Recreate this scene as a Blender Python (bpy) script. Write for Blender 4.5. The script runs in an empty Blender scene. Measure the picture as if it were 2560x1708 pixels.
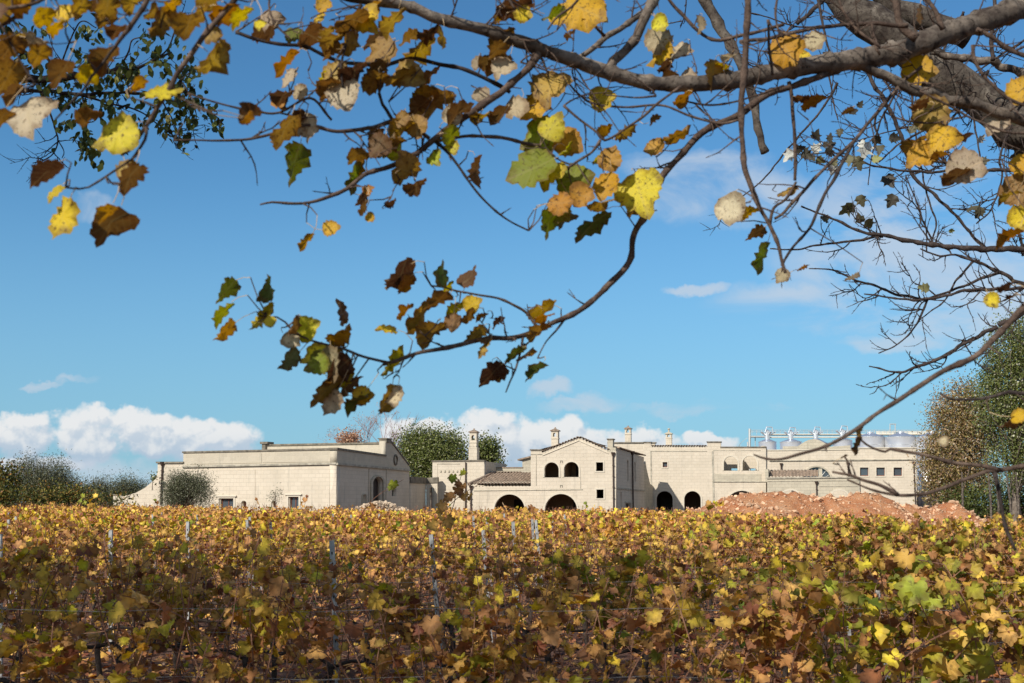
import bpy, bmesh, math, random
import numpy as np
from mathutils import Vector, Matrix, noise

R = math.radians
rng = np.random.default_rng(7)
random.seed(11)
sc = bpy.context.scene
COL = sc.collection

# ------------------------------------------------------------------ camera
F = 3000.0          # focal length in pixels of the 2560 px wide photograph
HY = 1262.0         # horizon row
CAMZ = 2.0
PITCH = math.atan((HY - 854) / F)
cd = bpy.data.cameras.new("camera")
cam = bpy.data.objects.new("camera", cd)
COL.objects.link(cam)
cam.location = (0, 0, CAMZ)
cam.rotation_euler = (R(90) + PITCH, 0, 0)
cd.sensor_width = 36
cd.lens = 36 * F / 2560
cd.clip_end = 6000
cd.clip_start = 0.05
cd.dof.use_dof = True
cd.dof.focus_distance = 26
cd.dof.aperture_fstop = 8.5
sc.camera = cam

def ray(px, py):
    x, y = px - 1280.0, 854.0 - py
    c, s = math.cos(PITCH), math.sin(PITCH)
    return Vector((x, F * c - y * s, F * s + y * c))
def at(px, py, Y):
    d = ray(px, py)
    return Vector((0, 0, CAMZ)) + d * (Y / d.y)

# ------------------------------------------------------------------ light
SUN_AZ, SUN_EL = R(38), R(33)        # behind the camera, to the left
S = Vector((-math.sin(SUN_AZ) * math.cos(SUN_EL), -math.cos(SUN_AZ) * math.cos(SUN_EL), math.sin(SUN_EL)))
sl = bpy.data.lights.new("sun", 'SUN')
sl.energy = 4.5
sl.angle = R(0.5)
sl.color = (1.0, 0.945, 0.86)
sun = bpy.data.objects.new("sun", sl)
COL.objects.link(sun)
sun.rotation_euler = S.to_track_quat('Z', 'Y').to_euler()
sun.location = (0, -20, 30)

vs = sc.view_settings
vs.view_transform = 'Standard'
vs.look = 'None'
vs.exposure = 0.05
vs.gamma = 1.0
sc.cycles.use_denoising = True
sc.cycles.max_bounces = 5
sc.cycles.diffuse_bounces = 2
sc.cycles.transmission_bounces = 4
sc.cycles.transparent_max_bounces = 4
sc.cycles.caustics_reflective = False
sc.cycles.caustics_refractive = False

class NT:
    def __init__(s, tree):
        s.t = tree
    def n(s, typ, ins=None, **kw):
        nd = s.t.nodes.new(typ)
        for k, v in kw.items():
            setattr(nd, k, v)
        for k, v in (ins or {}).items():
            s.set(nd, k, v)
        return nd
    def set(s, nd, k, v):
        sock = nd.inputs[k]
        if hasattr(v, 'links') or isinstance(v, bpy.types.NodeSocket):
            s.t.links.new(v, sock)
        else:
            sock.default_value = v
    def math(s, op, a, b=None, c=None, clamp=False):
        nd = s.t.nodes.new('ShaderNodeMath')
        nd.operation = op
        nd.use_clamp = clamp
        s.set(nd, 0, a)
        if b is not None: s.set(nd, 1, b)
        if c is not None: s.set(nd, 2, c)
        return nd.outputs[0]
    def mix(s, f, a, b, blend='MIX'):
        nd = s.t.nodes.new('ShaderNodeMix')
        nd.data_type = 'RGBA'
        nd.blend_type = blend
        nd.clamp_factor = True
        s.set(nd, 0, f)
        for i, v in ((6, a), (7, b)):
            if isinstance(v, (tuple, list)) and len(v) == 3: v = (*v, 1)
            s.set(nd, i, v)
        return nd.outputs[2]
    def ramp(s, f, stops, interp='LINEAR'):
        nd = s.t.nodes.new('ShaderNodeValToRGB')
        nd.color_ramp.interpolation = interp
        el = nd.color_ramp.elements
        while len(el) < len(stops): el.new(0.5)
        for e, (p, c) in zip(el, stops):
            e.position = p
            e.color = (*c, 1) if len(c) == 3 else c
        s.set(nd, 0, f)
        return nd.outputs[0]
    def sstep(s, v, a, b):
        nd = s.t.nodes.new('ShaderNodeMapRange')
        nd.interpolation_type = 'SMOOTHSTEP'
        s.set(nd, 0, v)
        nd.inputs[1].default_value = a
        nd.inputs[2].default_value = b
        return nd.outputs[0]

# ------------------------------------------------------------------ world sky with clouds
world = bpy.data.worlds.new("World")
sc.world = world
world.use_nodes = True
wt = world.node_tree
wt.nodes.clear()

# group: direction (u, v) in picture-angle units -> cloud density
cg = bpy.data.node_groups.new("cloud_density", 'ShaderNodeTree')
cg.interface.new_socket("P", in_out='INPUT', socket_type='NodeSocketVector')
cg.interface.new_socket("D", in_out='OUTPUT', socket_type='NodeSocketFloat')
cg.interface.new_socket("Wisp", in_out='OUTPUT', socket_type='NodeSocketFloat')
g = NT(cg)
gi = g.n('NodeGroupInput'); go = g.n('NodeGroupOutput')
P = gi.outputs[0]
big = g.n('ShaderNodeTexNoise', {'Vector': P, 'Scale': 26.0, 'Detail': 7.0, 'Roughness': 0.55})
puff = g.n('ShaderNodeTexVoronoi', {'Vector': P, 'Scale': 40.0, 'Detail': 3.0, 'Roughness': 0.6}, feature='SMOOTH_F1')
sep = g.n('ShaderNodeSeparateXYZ', {'Vector': P})
def ell(cx, cy, rx, ry):
    # pixel ellipse -> units of F
    a = g.math('MULTIPLY_ADD', sep.outputs[0], F / rx, -(cx - 1280) / rx)
    cy = cy + (14 if cy > 1030 and cx < 600 else 0)
    b = g.math('MULTIPLY_ADD', sep.outputs[1], F / ry, -(HY - cy) / ry)
    r2 = g.math('ADD', g.math('MULTIPLY', a, a), g.math('MULTIPLY', b, b))
    return g.math('SUBTRACT', 1.0, r2)
# push the outlines into billows
wv1 = g.n('ShaderNodeTexNoise', {'Vector': P, 'Scale': 30.0, 'Detail': 4.0, 'Roughness': 0.6})
wv2 = g.n('ShaderNodeVectorMath', {0: wv1.outputs[1], 1: (0.5, 0.5, 0.5)}, operation='SUBTRACT')
wv3 = g.n('ShaderNodeVectorMath', {0: wv2.outputs[0], 'Scale': 0.03}, operation='SCALE')
wv4 = g.n('ShaderNodeVectorMath', {0: P, 1: wv3.outputs[0]}, operation='ADD')
sep_plain = sep
sep = g.n('ShaderNodeSeparateXYZ', {'Vector': wv4.outputs[0]})
cum = None
for e in [(60, 1080, 130, 56), (40, 1045, 60, 30), (230, 1080, 140, 62), (270, 1038, 70, 34), (420, 1082, 150, 58), (530, 1085, 110, 42), (350, 1060, 80, 40), (480, 1062, 70, 34),
          (90, 1150, 140, 28), (1000, 1075, 55, 34), (1090, 1080, 70, 26), (1230, 1085, 130, 60), (1225, 1045, 75, 30), (1370, 1085, 110, 48),
          (1480, 1098, 110, 36), (1250, 1130, 230, 50), (1640, 1102, 95, 32), (1770, 1108, 110, 24), (1740, 1095, 50, 24)]:
    m = ell(*e)
    cum = m if cum is None else g.math('MAXIMUM', cum, m)
nz = g.math('SUBTRACT', big.outputs[0], 0.5)
pf = g.math('SUBTRACT', 0.42, puff.outputs[0])
den = g.math('ADD', g.math('MAXIMUM', cum, -3.0), g.math('ADD', g.math('MULTIPLY', nz, 3.4), g.math('MULTIPLY', pf, 1.0)))
g.set(go, 0, den)
wis = None
for e in [(1830, 470, 200, 70), (2420, 540, 380, 130), (2300, 660, 300, 80), (2100, 760, 260, 60), (2440, 770, 260, 80), (2050, 745, 200, 40), (1750, 400, 160, 40), (1375, 978, 40, 18),
          (1495, 1004, 60, 22), (1700, 1020, 110, 14), (1915, 1018, 50, 12), (1440, 1015, 70, 12), (200, 955, 60, 10), (95, 965, 50, 9), (1750, 715, 70, 14),
          (190, 510, 70, 30), (270, 1190, 420, 45), (2250, 855, 120, 22), (560, 1130, 100, 20)]:
    m = ell(*e)
    wis = m if wis is None else g.math('MAXIMUM', wis, m)
wn = g.n('ShaderNodeTexNoise', {'Vector': P, 'Scale': 12.0, 'Detail': 9.0, 'Roughness': 0.6, 'Distortion': 0.6})
wst = g.n('ShaderNodeMapping', {'Vector': P, 'Scale': (0.55, 1.3, 1.0), 'Rotation': (0, 0, -0.35)})
g.set(wn, 'Vector', wst.outputs[0])
wd = g.math('MULTIPLY', g.sstep(wis, -1.0, 0.7), g.sstep(wn.outputs[0], 0.36, 0.60))
g.set(go, 1, wd)

w = NT(wt)
tc = w.n('ShaderNodeTexCoord')
sp = w.n('ShaderNodeSeparateXYZ', {'Vector': tc.outputs['Generated']})
az = w.math('ARCTAN2', sp.outputs[0], sp.outputs[1])
horiz = w.math('SQRT', w.math('ADD', w.math('MULTIPLY', sp.outputs[0], sp.outputs[0]), w.math('MULTIPLY', sp.outputs[1], sp.outputs[1])))
# tangent-plane angles ahead, plain angles all round
u = w.math('TANGENT', w.math('MAXIMUM', w.math('MINIMUM', az, 1.35), -1.35))
v = w.math('DIVIDE', sp.outputs[2], w.math('MAXIMUM', sp.outputs[1], 0.05))
pv = w.n('ShaderNodeCombineXYZ', {'X': u, 'Y': v, 'Z': 0.3})
c1 = w.n('ShaderNodeGroup', {0: pv.outputs[0]}) if False else None
def cgrp(vec):
    nd = wt.nodes.new('ShaderNodeGroup'); nd.node_tree = cg
    wt.links.new(vec, nd.inputs[0])
    return nd
d0 = cgrp(pv.outputs[0])
off = w.n('ShaderNodeVectorMath', {0: pv.outputs[0], 1: (-0.004, 0.0075, 0.0)}, operation='ADD')
d1 = cgrp(off.outputs[0])
sky = w.n('ShaderNodeTexSky')
sky.sky_type = 'NISHITA'
sky.sun_disc = False
sky.sun_elevation = SUN_EL
sky.sun_rotation = math.pi + SUN_AZ      # north = +Y, turned so that it lies behind left
sky.altitude = 100
sky.air_density = 1.0
sky.dust_density = 0.2
sky.ozone_density = 1.6
# clean marine air: the Nishita gradient, a little bluer, without its greenish horizon band
tint = w.mix(1.0, sky.outputs[0], (0.50, 0.93, 1.17), 'MULTIPLY')
hband = w.sstep(sp.outputs[2], 0.30, -0.02)
base = w.mix(w.math('MULTIPLY', hband, 0.75), tint, (2.5, 4.55, 6.35))
alpha = w.sstep(d0.outputs[0], -0.85, 0.0)
lit = w.sstep(w.math('SUBTRACT', d0.outputs[0], d1.outputs[0]), -0.35, 0.5)
hgt = w.sstep(v, 0.03, 0.075)
shade = w.math('MULTIPLY_ADD', hgt, 0.5, w.math('MULTIPLY', lit, 0.62), clamp=True)
ccol = w.mix(shade, (4.1, 5.2, 6.5), (8.2, 8.2, 8.2))
m1 = w.mix(w.math('MULTIPLY', alpha, 0.93), base, ccol)
walpha = w.math('MULTIPLY', d0.outputs[1], 0.7)
m2 = w.mix(walpha, m1, (5.6, 6.3, 7.2))
fwd = w.sstep(sp.outputs[1], 0.1, 0.3)
bn = w.n('ShaderNodeTexNoise', {'Vector': tc.outputs['Generated'], 'Scale': 2.6, 'Detail': 7.0, 'Roughness': 0.6})
upm = w.sstep(sp.outputs[2], 0.0, 0.08)
behind = w.mix(w.math('MULTIPLY', w.math('MULTIPLY', w.sstep(bn.outputs[0], 0.40, 0.60), upm), 0.8), base, (5.6, 5.3, 5.0))  # unseen warm-white clouds added behind the camera to whiten the ambient light
m3 = w.mix(fwd, behind, m2)
bg = w.n('ShaderNodeBackground', {'Color': m3, 'Strength': 0.1})
wo = w.n('ShaderNodeOutputWorld', {'Surface': bg.outputs[0]})

# ------------------------------------------------------------------ helpers
def tag(o, label=None, cat=None, group=None, kind=None):
    if label: o['label'] = label
    if cat: o['category'] = cat
    if group: o['group'] = group
    if kind: o['kind'] = kind
    return o

def empty(name, loc, label=None, cat=None, group=None, kind=None):
    o = bpy.data.objects.new(name, None)
    o.empty_display_size = 0.2
    o.location = loc
    COL.objects.link(o)
    return tag(o, label, cat, group, kind)

def origin_of(o):
    p = Vector((0, 0, 0))
    while o is not None:
        p += o.location
        o = o.parent
    return p

def link(name, me, mats, parent=None):
    """mesh in world coordinates -> object; made local to its parent (parents are never rotated)"""
    o = bpy.data.objects.new(name, me)
    for m in (mats if isinstance(mats, (list, tuple)) else [mats]):
        me.materials.append(m)
    COL.objects.link(o)
    if parent is not None:
        me.transform(Matrix.Translation(-origin_of(parent)))
        o.parent = parent
    return o

class MB:
    def __init__(s):
        s.v = []; s.f = []; s.m = []
    def add(s, vs, fs, mi=0):
        b = len(s.v)
        s.v.extend([tuple(p) for p in vs])
        s.f.extend([tuple(b + i for i in f) for f in fs])
        s.m.extend([mi] * len(fs))
    def box(s, c, sz, rz=0.0, mi=0, tilt=None):
        hx, hy, hz = sz[0] / 2, sz[1] / 2, sz[2] / 2
        M = Matrix.Rotation(rz, 3, 'Z')
        if tilt is not None: M = tilt @ M if False else M @ tilt
        pts = [Vector(c) + M @ Vector((x, y, z)) for x in (-hx, hx) for y in (-hy, hy) for z in (-hz, hz)]
        s.add(pts, [(0, 1, 3, 2), (4, 6, 7, 5), (0, 4, 5, 1), (2, 3, 7, 6), (0, 2, 6, 4), (1, 5, 7, 3)], mi)
    def cyl(s, p0, p1, r0, r1=None, n=10, mi=0, caps=True):
        r1 = r0 if r1 is None else r1
        p0, p1 = Vector(p0), Vector(p1)
        d = (p1 - p0).normalized()
        a = d.orthogonal().normalized(); b = d.cross(a)
        vs = []
        for p, r in ((p0, r0), (p1, r1)):
            vs += [p + (a * math.cos(t) + b * math.sin(t)) * r for t in [2 * math.pi * k / n for k in range(n)]]
        fs = [(k, (k + 1) % n, n + (k + 1) % n, n + k) for k in range(n)]
        if caps:
            fs += [tuple(range(n))[::-1], tuple(range(n, 2 * n))]
        s.add(vs, fs, mi)
    def tube(s, pts, rad, n=6, mi=0):
        P_ = [Vector(p) for p in pts]
        k = len(P_)
        vs = []
        a = None
        for i in range(k):
            d = (P_[min(i + 1, k - 1)] - P_[max(i - 1, 0)])
            if d.length < 1e-9: d = Vector((0, 0, 1))
            d.normalize()
            if a is None: a = d.orthogonal().normalized()
            a = (a - d * a.dot(d))
            if a.length < 1e-6: a = d.orthogonal()
            a.normalize()
            b = d.cross(a)
            r = rad[i] if not isinstance(rad, (int, float)) else rad
            vs += [P_[i] + (a * math.cos(2 * math.pi * j / n) + b * math.sin(2 * math.pi * j / n)) * r for j in range(n)]
        fs = []
        for i in range(k - 1):
            for j in range(n):
                fs.append((i * n + j, i * n + (j + 1) % n, (i + 1) * n + (j + 1) % n, (i + 1) * n + j))
        fs.append(tuple(range(n))[::-1])
        fs.append(tuple(range((k - 1) * n, k * n)))
        s.add(vs, fs, mi)
    def build(s, name, mats, parent=None, smooth=False):
        me = bpy.data.meshes.new(name)
        me.from_pydata(s.v, [], s.f)
        if any(s.m):
            me.polygons.foreach_set('material_index', s.m)
        if smooth:
            me.polygons.foreach_set('use_smooth', [True] * len(me.polygons))
        me.update()
        return link(name, me, mats, parent)

def catmull(pts, step):
    """smooth polyline through pts (Vectors of any dim >=3 with radius as last value)"""
    P_ = [np.array(p, float) for p in pts]
    if len(P_) < 2: return P_
    P_ = [2 * P_[0] - P_[1]] + P_ + [2 * P_[-1] - P_[-2]]
    out = []
    for i in range(1, len(P_) - 2):
        L = np.linalg.norm((P_[i + 1] - P_[i])[:3])
        n = max(1, int(L / step))
        for k in range(n):
            t = k / n
            a, b, c, d = P_[i - 1:i + 3]
            out.append(0.5 * ((2 * b) + (-a + c) * t + (2 * a - 5 * b + 4 * c - d) * t * t + (-a + 3 * b - 3 * c + d) * t ** 3))
    out.append(P_[-2])
    return out

# ---- leaf clouds --------------------------------------------------
def template(outline, centre, curl, seed, fold=0.25):
    """toothed outline mirrored about the midrib; fan of triangles, folded and curled"""
    r = random.Random(seed)
    half = outline
    pts = [half[0]] + [(x, y) for x, y in half[1:-1]] + [half[-1]] + [(-x, y) for x, y in half[-2:0:-1]]
    pts = [centre] + pts
    vs = []
    bend = r.uniform(-1, 1) * curl
    tw = r.uniform(-1, 1) * curl
    for i, (x, y) in enumerate(pts):
        z = fold * abs(x) + bend * (y - 0.2) ** 2 + tw * x * (y - 0.2) * 1.5 + (r.uniform(-1, 1) * curl * 0.16 if i else 0)
        vs.append((x, y, z))
    n = len(pts) - 1
    fs = [(0, 1 + k, 1 + (k + 1) % n) for k in range(n)]
    return np.array(vs), np.array(fs)

GRAPE = [(0, -0.12), (0.1, -0.3), (0.24, -0.36), (0.36, -0.26), (0.44, -0.14), (0.38, -0.04), (0.5, 0.06), (0.6, 0.2), (0.5, 0.3), (0.36, 0.28),
         (0.36, 0.42), (0.26, 0.5), (0.18, 0.56), (0.1, 0.66), (0, 0.74)]
POPLAR = [(0, -0.42), (0.14, -0.44), (0.28, -0.36), (0.33, -0.37), (0.4, -0.24), (0.46, -0.2), (0.45, -0.06), (0.48, 0.0), (0.42, 0.1), (0.42, 0.19),
          (0.33, 0.24), (0.31, 0.34), (0.2, 0.38), (0.13, 0.49), (0, 0.6)]
WHITEP = [(0, -0.35), (0.2, -0.36), (0.34, -0.22), (0.46, -0.12), (0.34, -0.02), (0.32, 0.06), (0.46, 0.24), (0.26, 0.22), (0.18, 0.3), (0.14, 0.45), (0, 0.62)]
OVAL = [(0, -0.5), (0.22, -0.28), (0.3, 0.0), (0.2, 0.3), (0, 0.55)]
BLADE = [(0, -0.5), (0.12, -0.1), (0.1, 0.25), (0, 0.5)]
GRAPE_T = [template(GRAPE, (0, 0), 0.65, s, 0.18 if s % 2 else -0.15) for s in range(6)]
GLOW = [template([(0, -0.3), (0.34, -0.28), (0.55, 0.1), (0.3, 0.42), (0, 0.66)], (0, 0.05), 0.7, s, 0.2) for s in range(4)]
POP_T = [template([(x * random.Random(s * 31 + i).uniform(.92, 1.08), y) for i, (x, y) in enumerate(POPLAR)], (0, 0), 0.55, s + 20, 0.14 if s % 2 else -0.24) for s in range(12)]
WHITE_T = [template(WHITEP, (0, 0), 0.6, s + 40, 0.25) for s in range(4)]
OVAL_T = [template(OVAL, (0, 0), 0.6, s + 60, 0.2) for s in range(3)]
QUAD_T = [(np.array([(0, -.5, 0), (.34, 0, .08), (0, .5, 0), (-.34, 0, .08)]), np.array([(0, 1, 2), (0, 2, 3)]))]
BLADE_T = [(np.array([(0, -.5, 0), (.12, 0, .03), (0, .5, 0), (-.12, 0, .03)]), np.array([(0, 1, 2), (0, 2, 3)]))]

def unit(a):
    return a / np.maximum(np.linalg.norm(a, axis=1, keepdims=True), 1e-9)
def rdir(n, up=0.0):
    a = rng.normal(size=(n, 3)); a[:, 2] += up
    return unit(a)

def leaf_mesh(name, tmpl, pos, nrm, tip, size, rnd, mats, parent=None, rnd2=None):
    pos = np.asarray(pos, float); N = len(pos)
    nrm = unit(np.asarray(nrm, float)); tip = np.asarray(tip, float)
    tip = tip - nrm * (tip * nrm).sum(1, keepdims=True)
    bad = np.linalg.norm(tip, axis=1) < 1e-4
    tip[bad] = np.cross(nrm[bad], [0.3, 0.9, 0.2])
    tip = unit(tip)
    b = np.cross(tip, nrm)
    size = np.broadcast_to(np.asarray(size, float), (N,))
    rnd = np.broadcast_to(np.asarray(rnd, float), (N,))
    rnd2 = rng.random(N) if rnd2 is None else np.asarray(rnd2, float)
    which = rng.integers(0, len(tmpl), N)
    V, Fc, A, A2, L = [], [], [], [], []
    off = 0
    for ti, (tv, tf) in enumerate(tmpl):
        ix = np.nonzero(which == ti)[0]
        if not len(ix): continue
        k = len(tv)
        w_ = (pos[ix][:, None, :] + size[ix][:, None, None] * (tv[None, :, 0:1] * b[ix][:, None, :] + tv[None, :, 1:2] * tip[ix][:, None, :] + tv[None, :, 2:3] * nrm[ix][:, None, :]))
        V.append(w_.reshape(-1, 3))
        fi = tf[None] + (off + np.arange(len(ix)) * k)[:, None, None]
        Fc.append(fi.reshape(-1, 3))
        A.append(np.repeat(rnd[ix], k)); A2.append(np.repeat(rnd2[ix], k))
        L.append(np.tile(tv, (len(ix), 1)))
        off += k * len(ix)
    V = np.concatenate(V); Fc = np.concatenate(Fc); A = np.concatenate(A); A2 = np.concatenate(A2); L = np.concatenate(L)
    me = bpy.data.meshes.new(name)
    me.vertices.add(len(V)); me.vertices.foreach_set('co', V.astype(np.float32).ravel())
    me.loops.add(Fc.size); me.loops.foreach_set('vertex_index', Fc.astype(np.int32).ravel())
    me.polygons.add(len(Fc)); me.polygons.foreach_set('loop_start', np.arange(0, Fc.size, 3, dtype=np.int32))
    me.polygons.foreach_set('use_smooth', np.ones(len(Fc), dtype=bool))
    a = me.attributes.new('rnd', 'FLOAT', 'POINT'); a.data.foreach_set('value', A.astype(np.float32))
    a = me.attributes.new('rnd2', 'FLOAT', 'POINT'); a.data.foreach_set('value', A2.astype(np.float32))
    a = me.attributes.new('lco', 'FLOAT_VECTOR', 'POINT'); a.data.foreach_set('vector', L.astype(np.float32).ravel())
    me.update(calc_edges=True)
    return link(name, me, mats, parent)

# ------------------------------------------------------------------ materials
def newmat(name):
    m = bpy.data.materials.new(name)
    m.use_nodes = True
    m.node_tree.nodes.clear()
    return m, NT(m.node_tree)

def principled(n, color, rough=0.8, metallic=0.0, normal=None, spec=0.3):
    ins = {'Base Color': color, 'Roughness': rough, 'Metallic': metallic, 'Specular IOR Level': spec}
    p = n.n('ShaderNodeBsdfPrincipled', ins)
    if normal is not None: n.set(p, 'Normal', normal)
    return p

def simple(name, col, rough=0.8, metallic=0.0, var=0.15, scale=8.0, bump=0.0, spec=0.3):
    m, n = newmat(name)
    tcn = n.n('ShaderNodeTexCoord')
    nz_ = n.n('ShaderNodeTexNoise', {'Vector': tcn.outputs['Object'], 'Scale': scale, 'Detail': 6.0, 'Roughness': 0.6})
    lo = tuple(c * (1 - var) for c in col); hi = tuple(min(1, c * (1 + var)) for c in col)
    c = n.ramp(nz_.outputs[0], [(0.3, lo), (0.7, hi)])
    nrm = None
    if bump:
        nrm = n.n('ShaderNodeBump', {'Strength': bump, 'Distance': 0.02, 'Height': nz_.outputs[0]}).outputs[0]
    p = principled(n, c, rough, metallic, nrm, spec)
    n.n('ShaderNodeOutputMaterial', {'Surface': p.outputs[0]})
    return m

def stone_mat(name, c1, c2, mortar, stain=0.4, row=0.27):
    m, n = newmat(name)
    tcn = n.n('ShaderNodeTexCoord')
    s_ = n.n('ShaderNodeSeparateXYZ', {'Vector': tcn.outputs['Object']})
    vec = n.n('ShaderNodeCombineXYZ', {'X': n.math('ADD', s_.outputs[0], s_.outputs[1]), 'Y': s_.outputs[2], 'Z': 0.0}).outputs[0]
    br = n.n('ShaderNodeTexBrick', {'Vector': vec, 'Color1': (*c1, 1), 'Color2': (*c2, 1), 'Mortar': (*mortar, 1), 'Scale': 1.0,
                                    'Mortar Size': 0.011, 'Mortar Smooth': 0.3, 'Bias': -0.2, 'Brick Width': row * 2.0, 'Row Height': row})
    big_ = n.n('ShaderNodeTexNoise', {'Vector': tcn.outputs['Object'], 'Scale': 0.45, 'Detail': 5.0, 'Roughness': 0.6})
    fine = n.n('ShaderNodeTexNoise', {'Vector': tcn.outputs['Object'], 'Scale': 9.0, 'Detail': 6.0, 'Roughness': 0.7})
    c = n.mix(n.math('MULTIPLY', n.sstep(big_.outputs[0], 0.42, 0.68), 0.30), br.outputs[0], tuple(x * 0.72 for x in c2))
    c = n.mix(n.sstep(fine.outputs[0], 0.35, 0.75), c, n.mix(0.5, c, tuple(x * 0.82 for x in c1)))
    mp = n.n('ShaderNodeMapping', {'Vector': tcn.outputs['Object'], 'Scale': (2.2, 2.2, 0.22)})
    st = n.n('ShaderNodeTexNoise', {'Vector': mp.outputs[0], 'Scale': 1.0, 'Detail': 7.0, 'Roughness': 0.68})
    c = n.mix(n.math('MULTIPLY', n.sstep(st.outputs[0], 0.54, 0.74), stain), c, (0.27, 0.255, 0.21))
    bmp = n.n('ShaderNodeBump', {'Strength': 0.5, 'Distance': 0.015, 'Height': n.math('SUBTRACT', fine.outputs[0], br.outputs[1])})
    p = principled(n, c, 0.92, 0, bmp.outputs[0], 0.15)
    n.n('ShaderNodeOutputMaterial', {'Surface': p.outputs[0]})
    return m

STONE = stone_mat('limestone_blocks', (0.71, 0.62, 0.49), (0.645, 0.56, 0.435), (0.56, 0.49, 0.38), 0.5)
STONE_OLD = stone_mat('weathered_limestone', (0.58, 0.52, 0.40), (0.48, 0.43, 0.33), (0.40, 0.36, 0.28), 0.6)
PARA = stone_mat('parapet_limestone', (0.60, 0.53, 0.41), (0.52, 0.46, 0.355), (0.68, 0.6, 0.48), 0.6, 0.25)
COPING = simple('lichen_and_shade_coping', (0.20, 0.175, 0.135), 0.95, var=0.5, scale=3.0)  # dark with lichen; on the passage copings it stands in for shade
TRIM = simple('smooth_stone_trim', (0.66, 0.59, 0.47), 0.9, var=0.1, scale=3.0)
BELT = simple('stained_ledge', (0.42, 0.38, 0.30), 0.9, var=0.4, scale=2.5)
IRONBROWN = simple('brown_downpipe', (0.085, 0.06, 0.05), 0.55, 0.2, var=0.25)
WOODRED = simple('red_brown_window_wood', (0.17, 0.06, 0.035), 0.6, var=0.2, scale=20)
DARKDOOR = simple('dark_door_wood', (0.045, 0.035, 0.03), 0.6, var=0.3)
TILE = simple('old_roof_tiles', (0.30, 0.225, 0.165), 0.95, var=0.55, scale=5.0, bump=0.6)
STEEL = simple('stainless_steel', (0.86, 0.86, 0.86), 0.34, 0.66, var=0.06, scale=1.5, spec=0.5)
STEELTOP = simple('steel_cone', (0.34, 0.38, 0.47), 0.45, 0.4, var=0.1, scale=1.0)
GALV = simple('galvanised_rail', (0.62, 0.62, 0.58), 0.5, 0.4, var=0.1)
RAILY = simple('pale_pipe_cladding', (0.78, 0.74, 0.62), 0.5, 0.0, var=0.08)
m_, n_ = newmat('window_glass')
p_ = n_.n('ShaderNodeBsdfPrincipled', {'Base Color': (0.07, 0.085, 0.1, 1), 'Roughness': 0.12, 'Metallic': 0.0, 'Specular IOR Level': 0.9})
n_.n('ShaderNodeOutputMaterial', {'Surface': p_.outputs[0]})
GLASS = m_

def leaf_mat(name, stops, trans=0.4, spot=0.5, spotscale=60.0, under=None, rough=0.55, veins=False, tboost=1.0, vvar=0.5, rim=0.0):
    m, n = newmat(name)
    at1 = n.n('ShaderNodeAttribute'); at1.attribute_name = 'rnd'
    at2 = n.n('ShaderNodeAttribute'); at2.attribute_name = 'rnd2'
    tcn = n.n('ShaderNodeTexCoord')
    c = n.ramp(at1.outputs['Fac'], stops)
    # colour of each leaf shifts a little
    hsv = n.n('ShaderNodeHueSaturation', {'Hue': n.math('MULTIPLY_ADD', at2.outputs['Fac'], 0.03, 0.485), 'Saturation': 1.0,
                                         'Value': n.math('MULTIPLY_ADD', at2.outputs['Fac'], vvar, 1.06 - vvar * .5), 'Color': c})
    c = hsv.outputs[0]
    nz_ = n.n('ShaderNodeTexNoise', {'Vector': tcn.outputs['Object'], 'Scale': spotscale, 'Detail': 4.0, 'Roughness': 0.65})
    sp_ = n.sstep(nz_.outputs[0], 0.55, 0.66)
    c = n.mix(n.math('MULTIPLY', sp_, spot), c, (0.085, 0.035, 0.018))
    if rim:
        lr = n.n('ShaderNodeAttribute'); lr.attribute_name = 'lco'
        rad_ = n.n('ShaderNodeVectorMath', {0: lr.outputs['Vector']}, operation='LENGTH').outputs['Value']
        nr_ = n.n('ShaderNodeTexNoise', {'Vector': tcn.outputs['Object'], 'Scale': spotscale * .35, 'Detail': 3.0})
        e_ = n.sstep(n.math('ADD', rad_, n.math('ADD', n.math('MULTIPLY', nr_.outputs[0], .5), n.math('MULTIPLY', at2.outputs['Fac'], .16))), 0.62, 0.82)
        c = n.mix(n.math('MULTIPLY', e_, rim), c, (0.16, 0.07, 0.03))
    if veins:
        lc = n.n('ShaderNodeAttribute'); lc.attribute_name = 'lco'
        s_ = n.n('ShaderNodeSeparateXYZ', {'Vector': lc.outputs['Vector']})
        ax = n.math('ABSOLUTE', s_.outputs[0])
        mid = n.sstep(ax, 0.012, 0.03)
        wv = n.math('SINE', n.math('MULTIPLY', n.math('SUBTRACT', s_.outputs[1], n.math('MULTIPLY', ax, 0.9)), 42.0))
        side = n.sstep(wv, 0.86, 0.99)
        vein = n.math('MAXIMUM', n.math('SUBTRACT', 1.0, mid), n.math('MULTIPLY', side, 0.6))
        c = n.mix(n.math('MULTIPLY', vein, 0.35), c, n.mix(0.5, c, (0.5, 0.42, 0.2)))
    top = c
    if under is not None:
        geo = n.n('ShaderNodeNewGeometry')
        top = n.mix(n.math('MULTIPLY', geo.outputs['Backfacing'], under[1]), c, under[0])
    bm = n.n('ShaderNodeBump', {'Strength': 0.35, 'Distance': 0.004, 'Height': nz_.outputs[0]})
    p = principled(n, top, rough, 0, bm.outputs[0], 0.25)
    tcol = n.n('ShaderNodeHueSaturation', {'Hue': 0.5, 'Saturation': 1.15, 'Value': tboost, 'Color': c})
    t = n.n('ShaderNodeBsdfTranslucent', {'Color': tcol.outputs[0]})
    mx = n.n('ShaderNodeMixShader', {0: trans, 1: p.outputs[0], 2: t.outputs[0]})
    n.n('ShaderNodeOutputMaterial', {'Surface': mx.outputs[0]})
    return m

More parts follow.
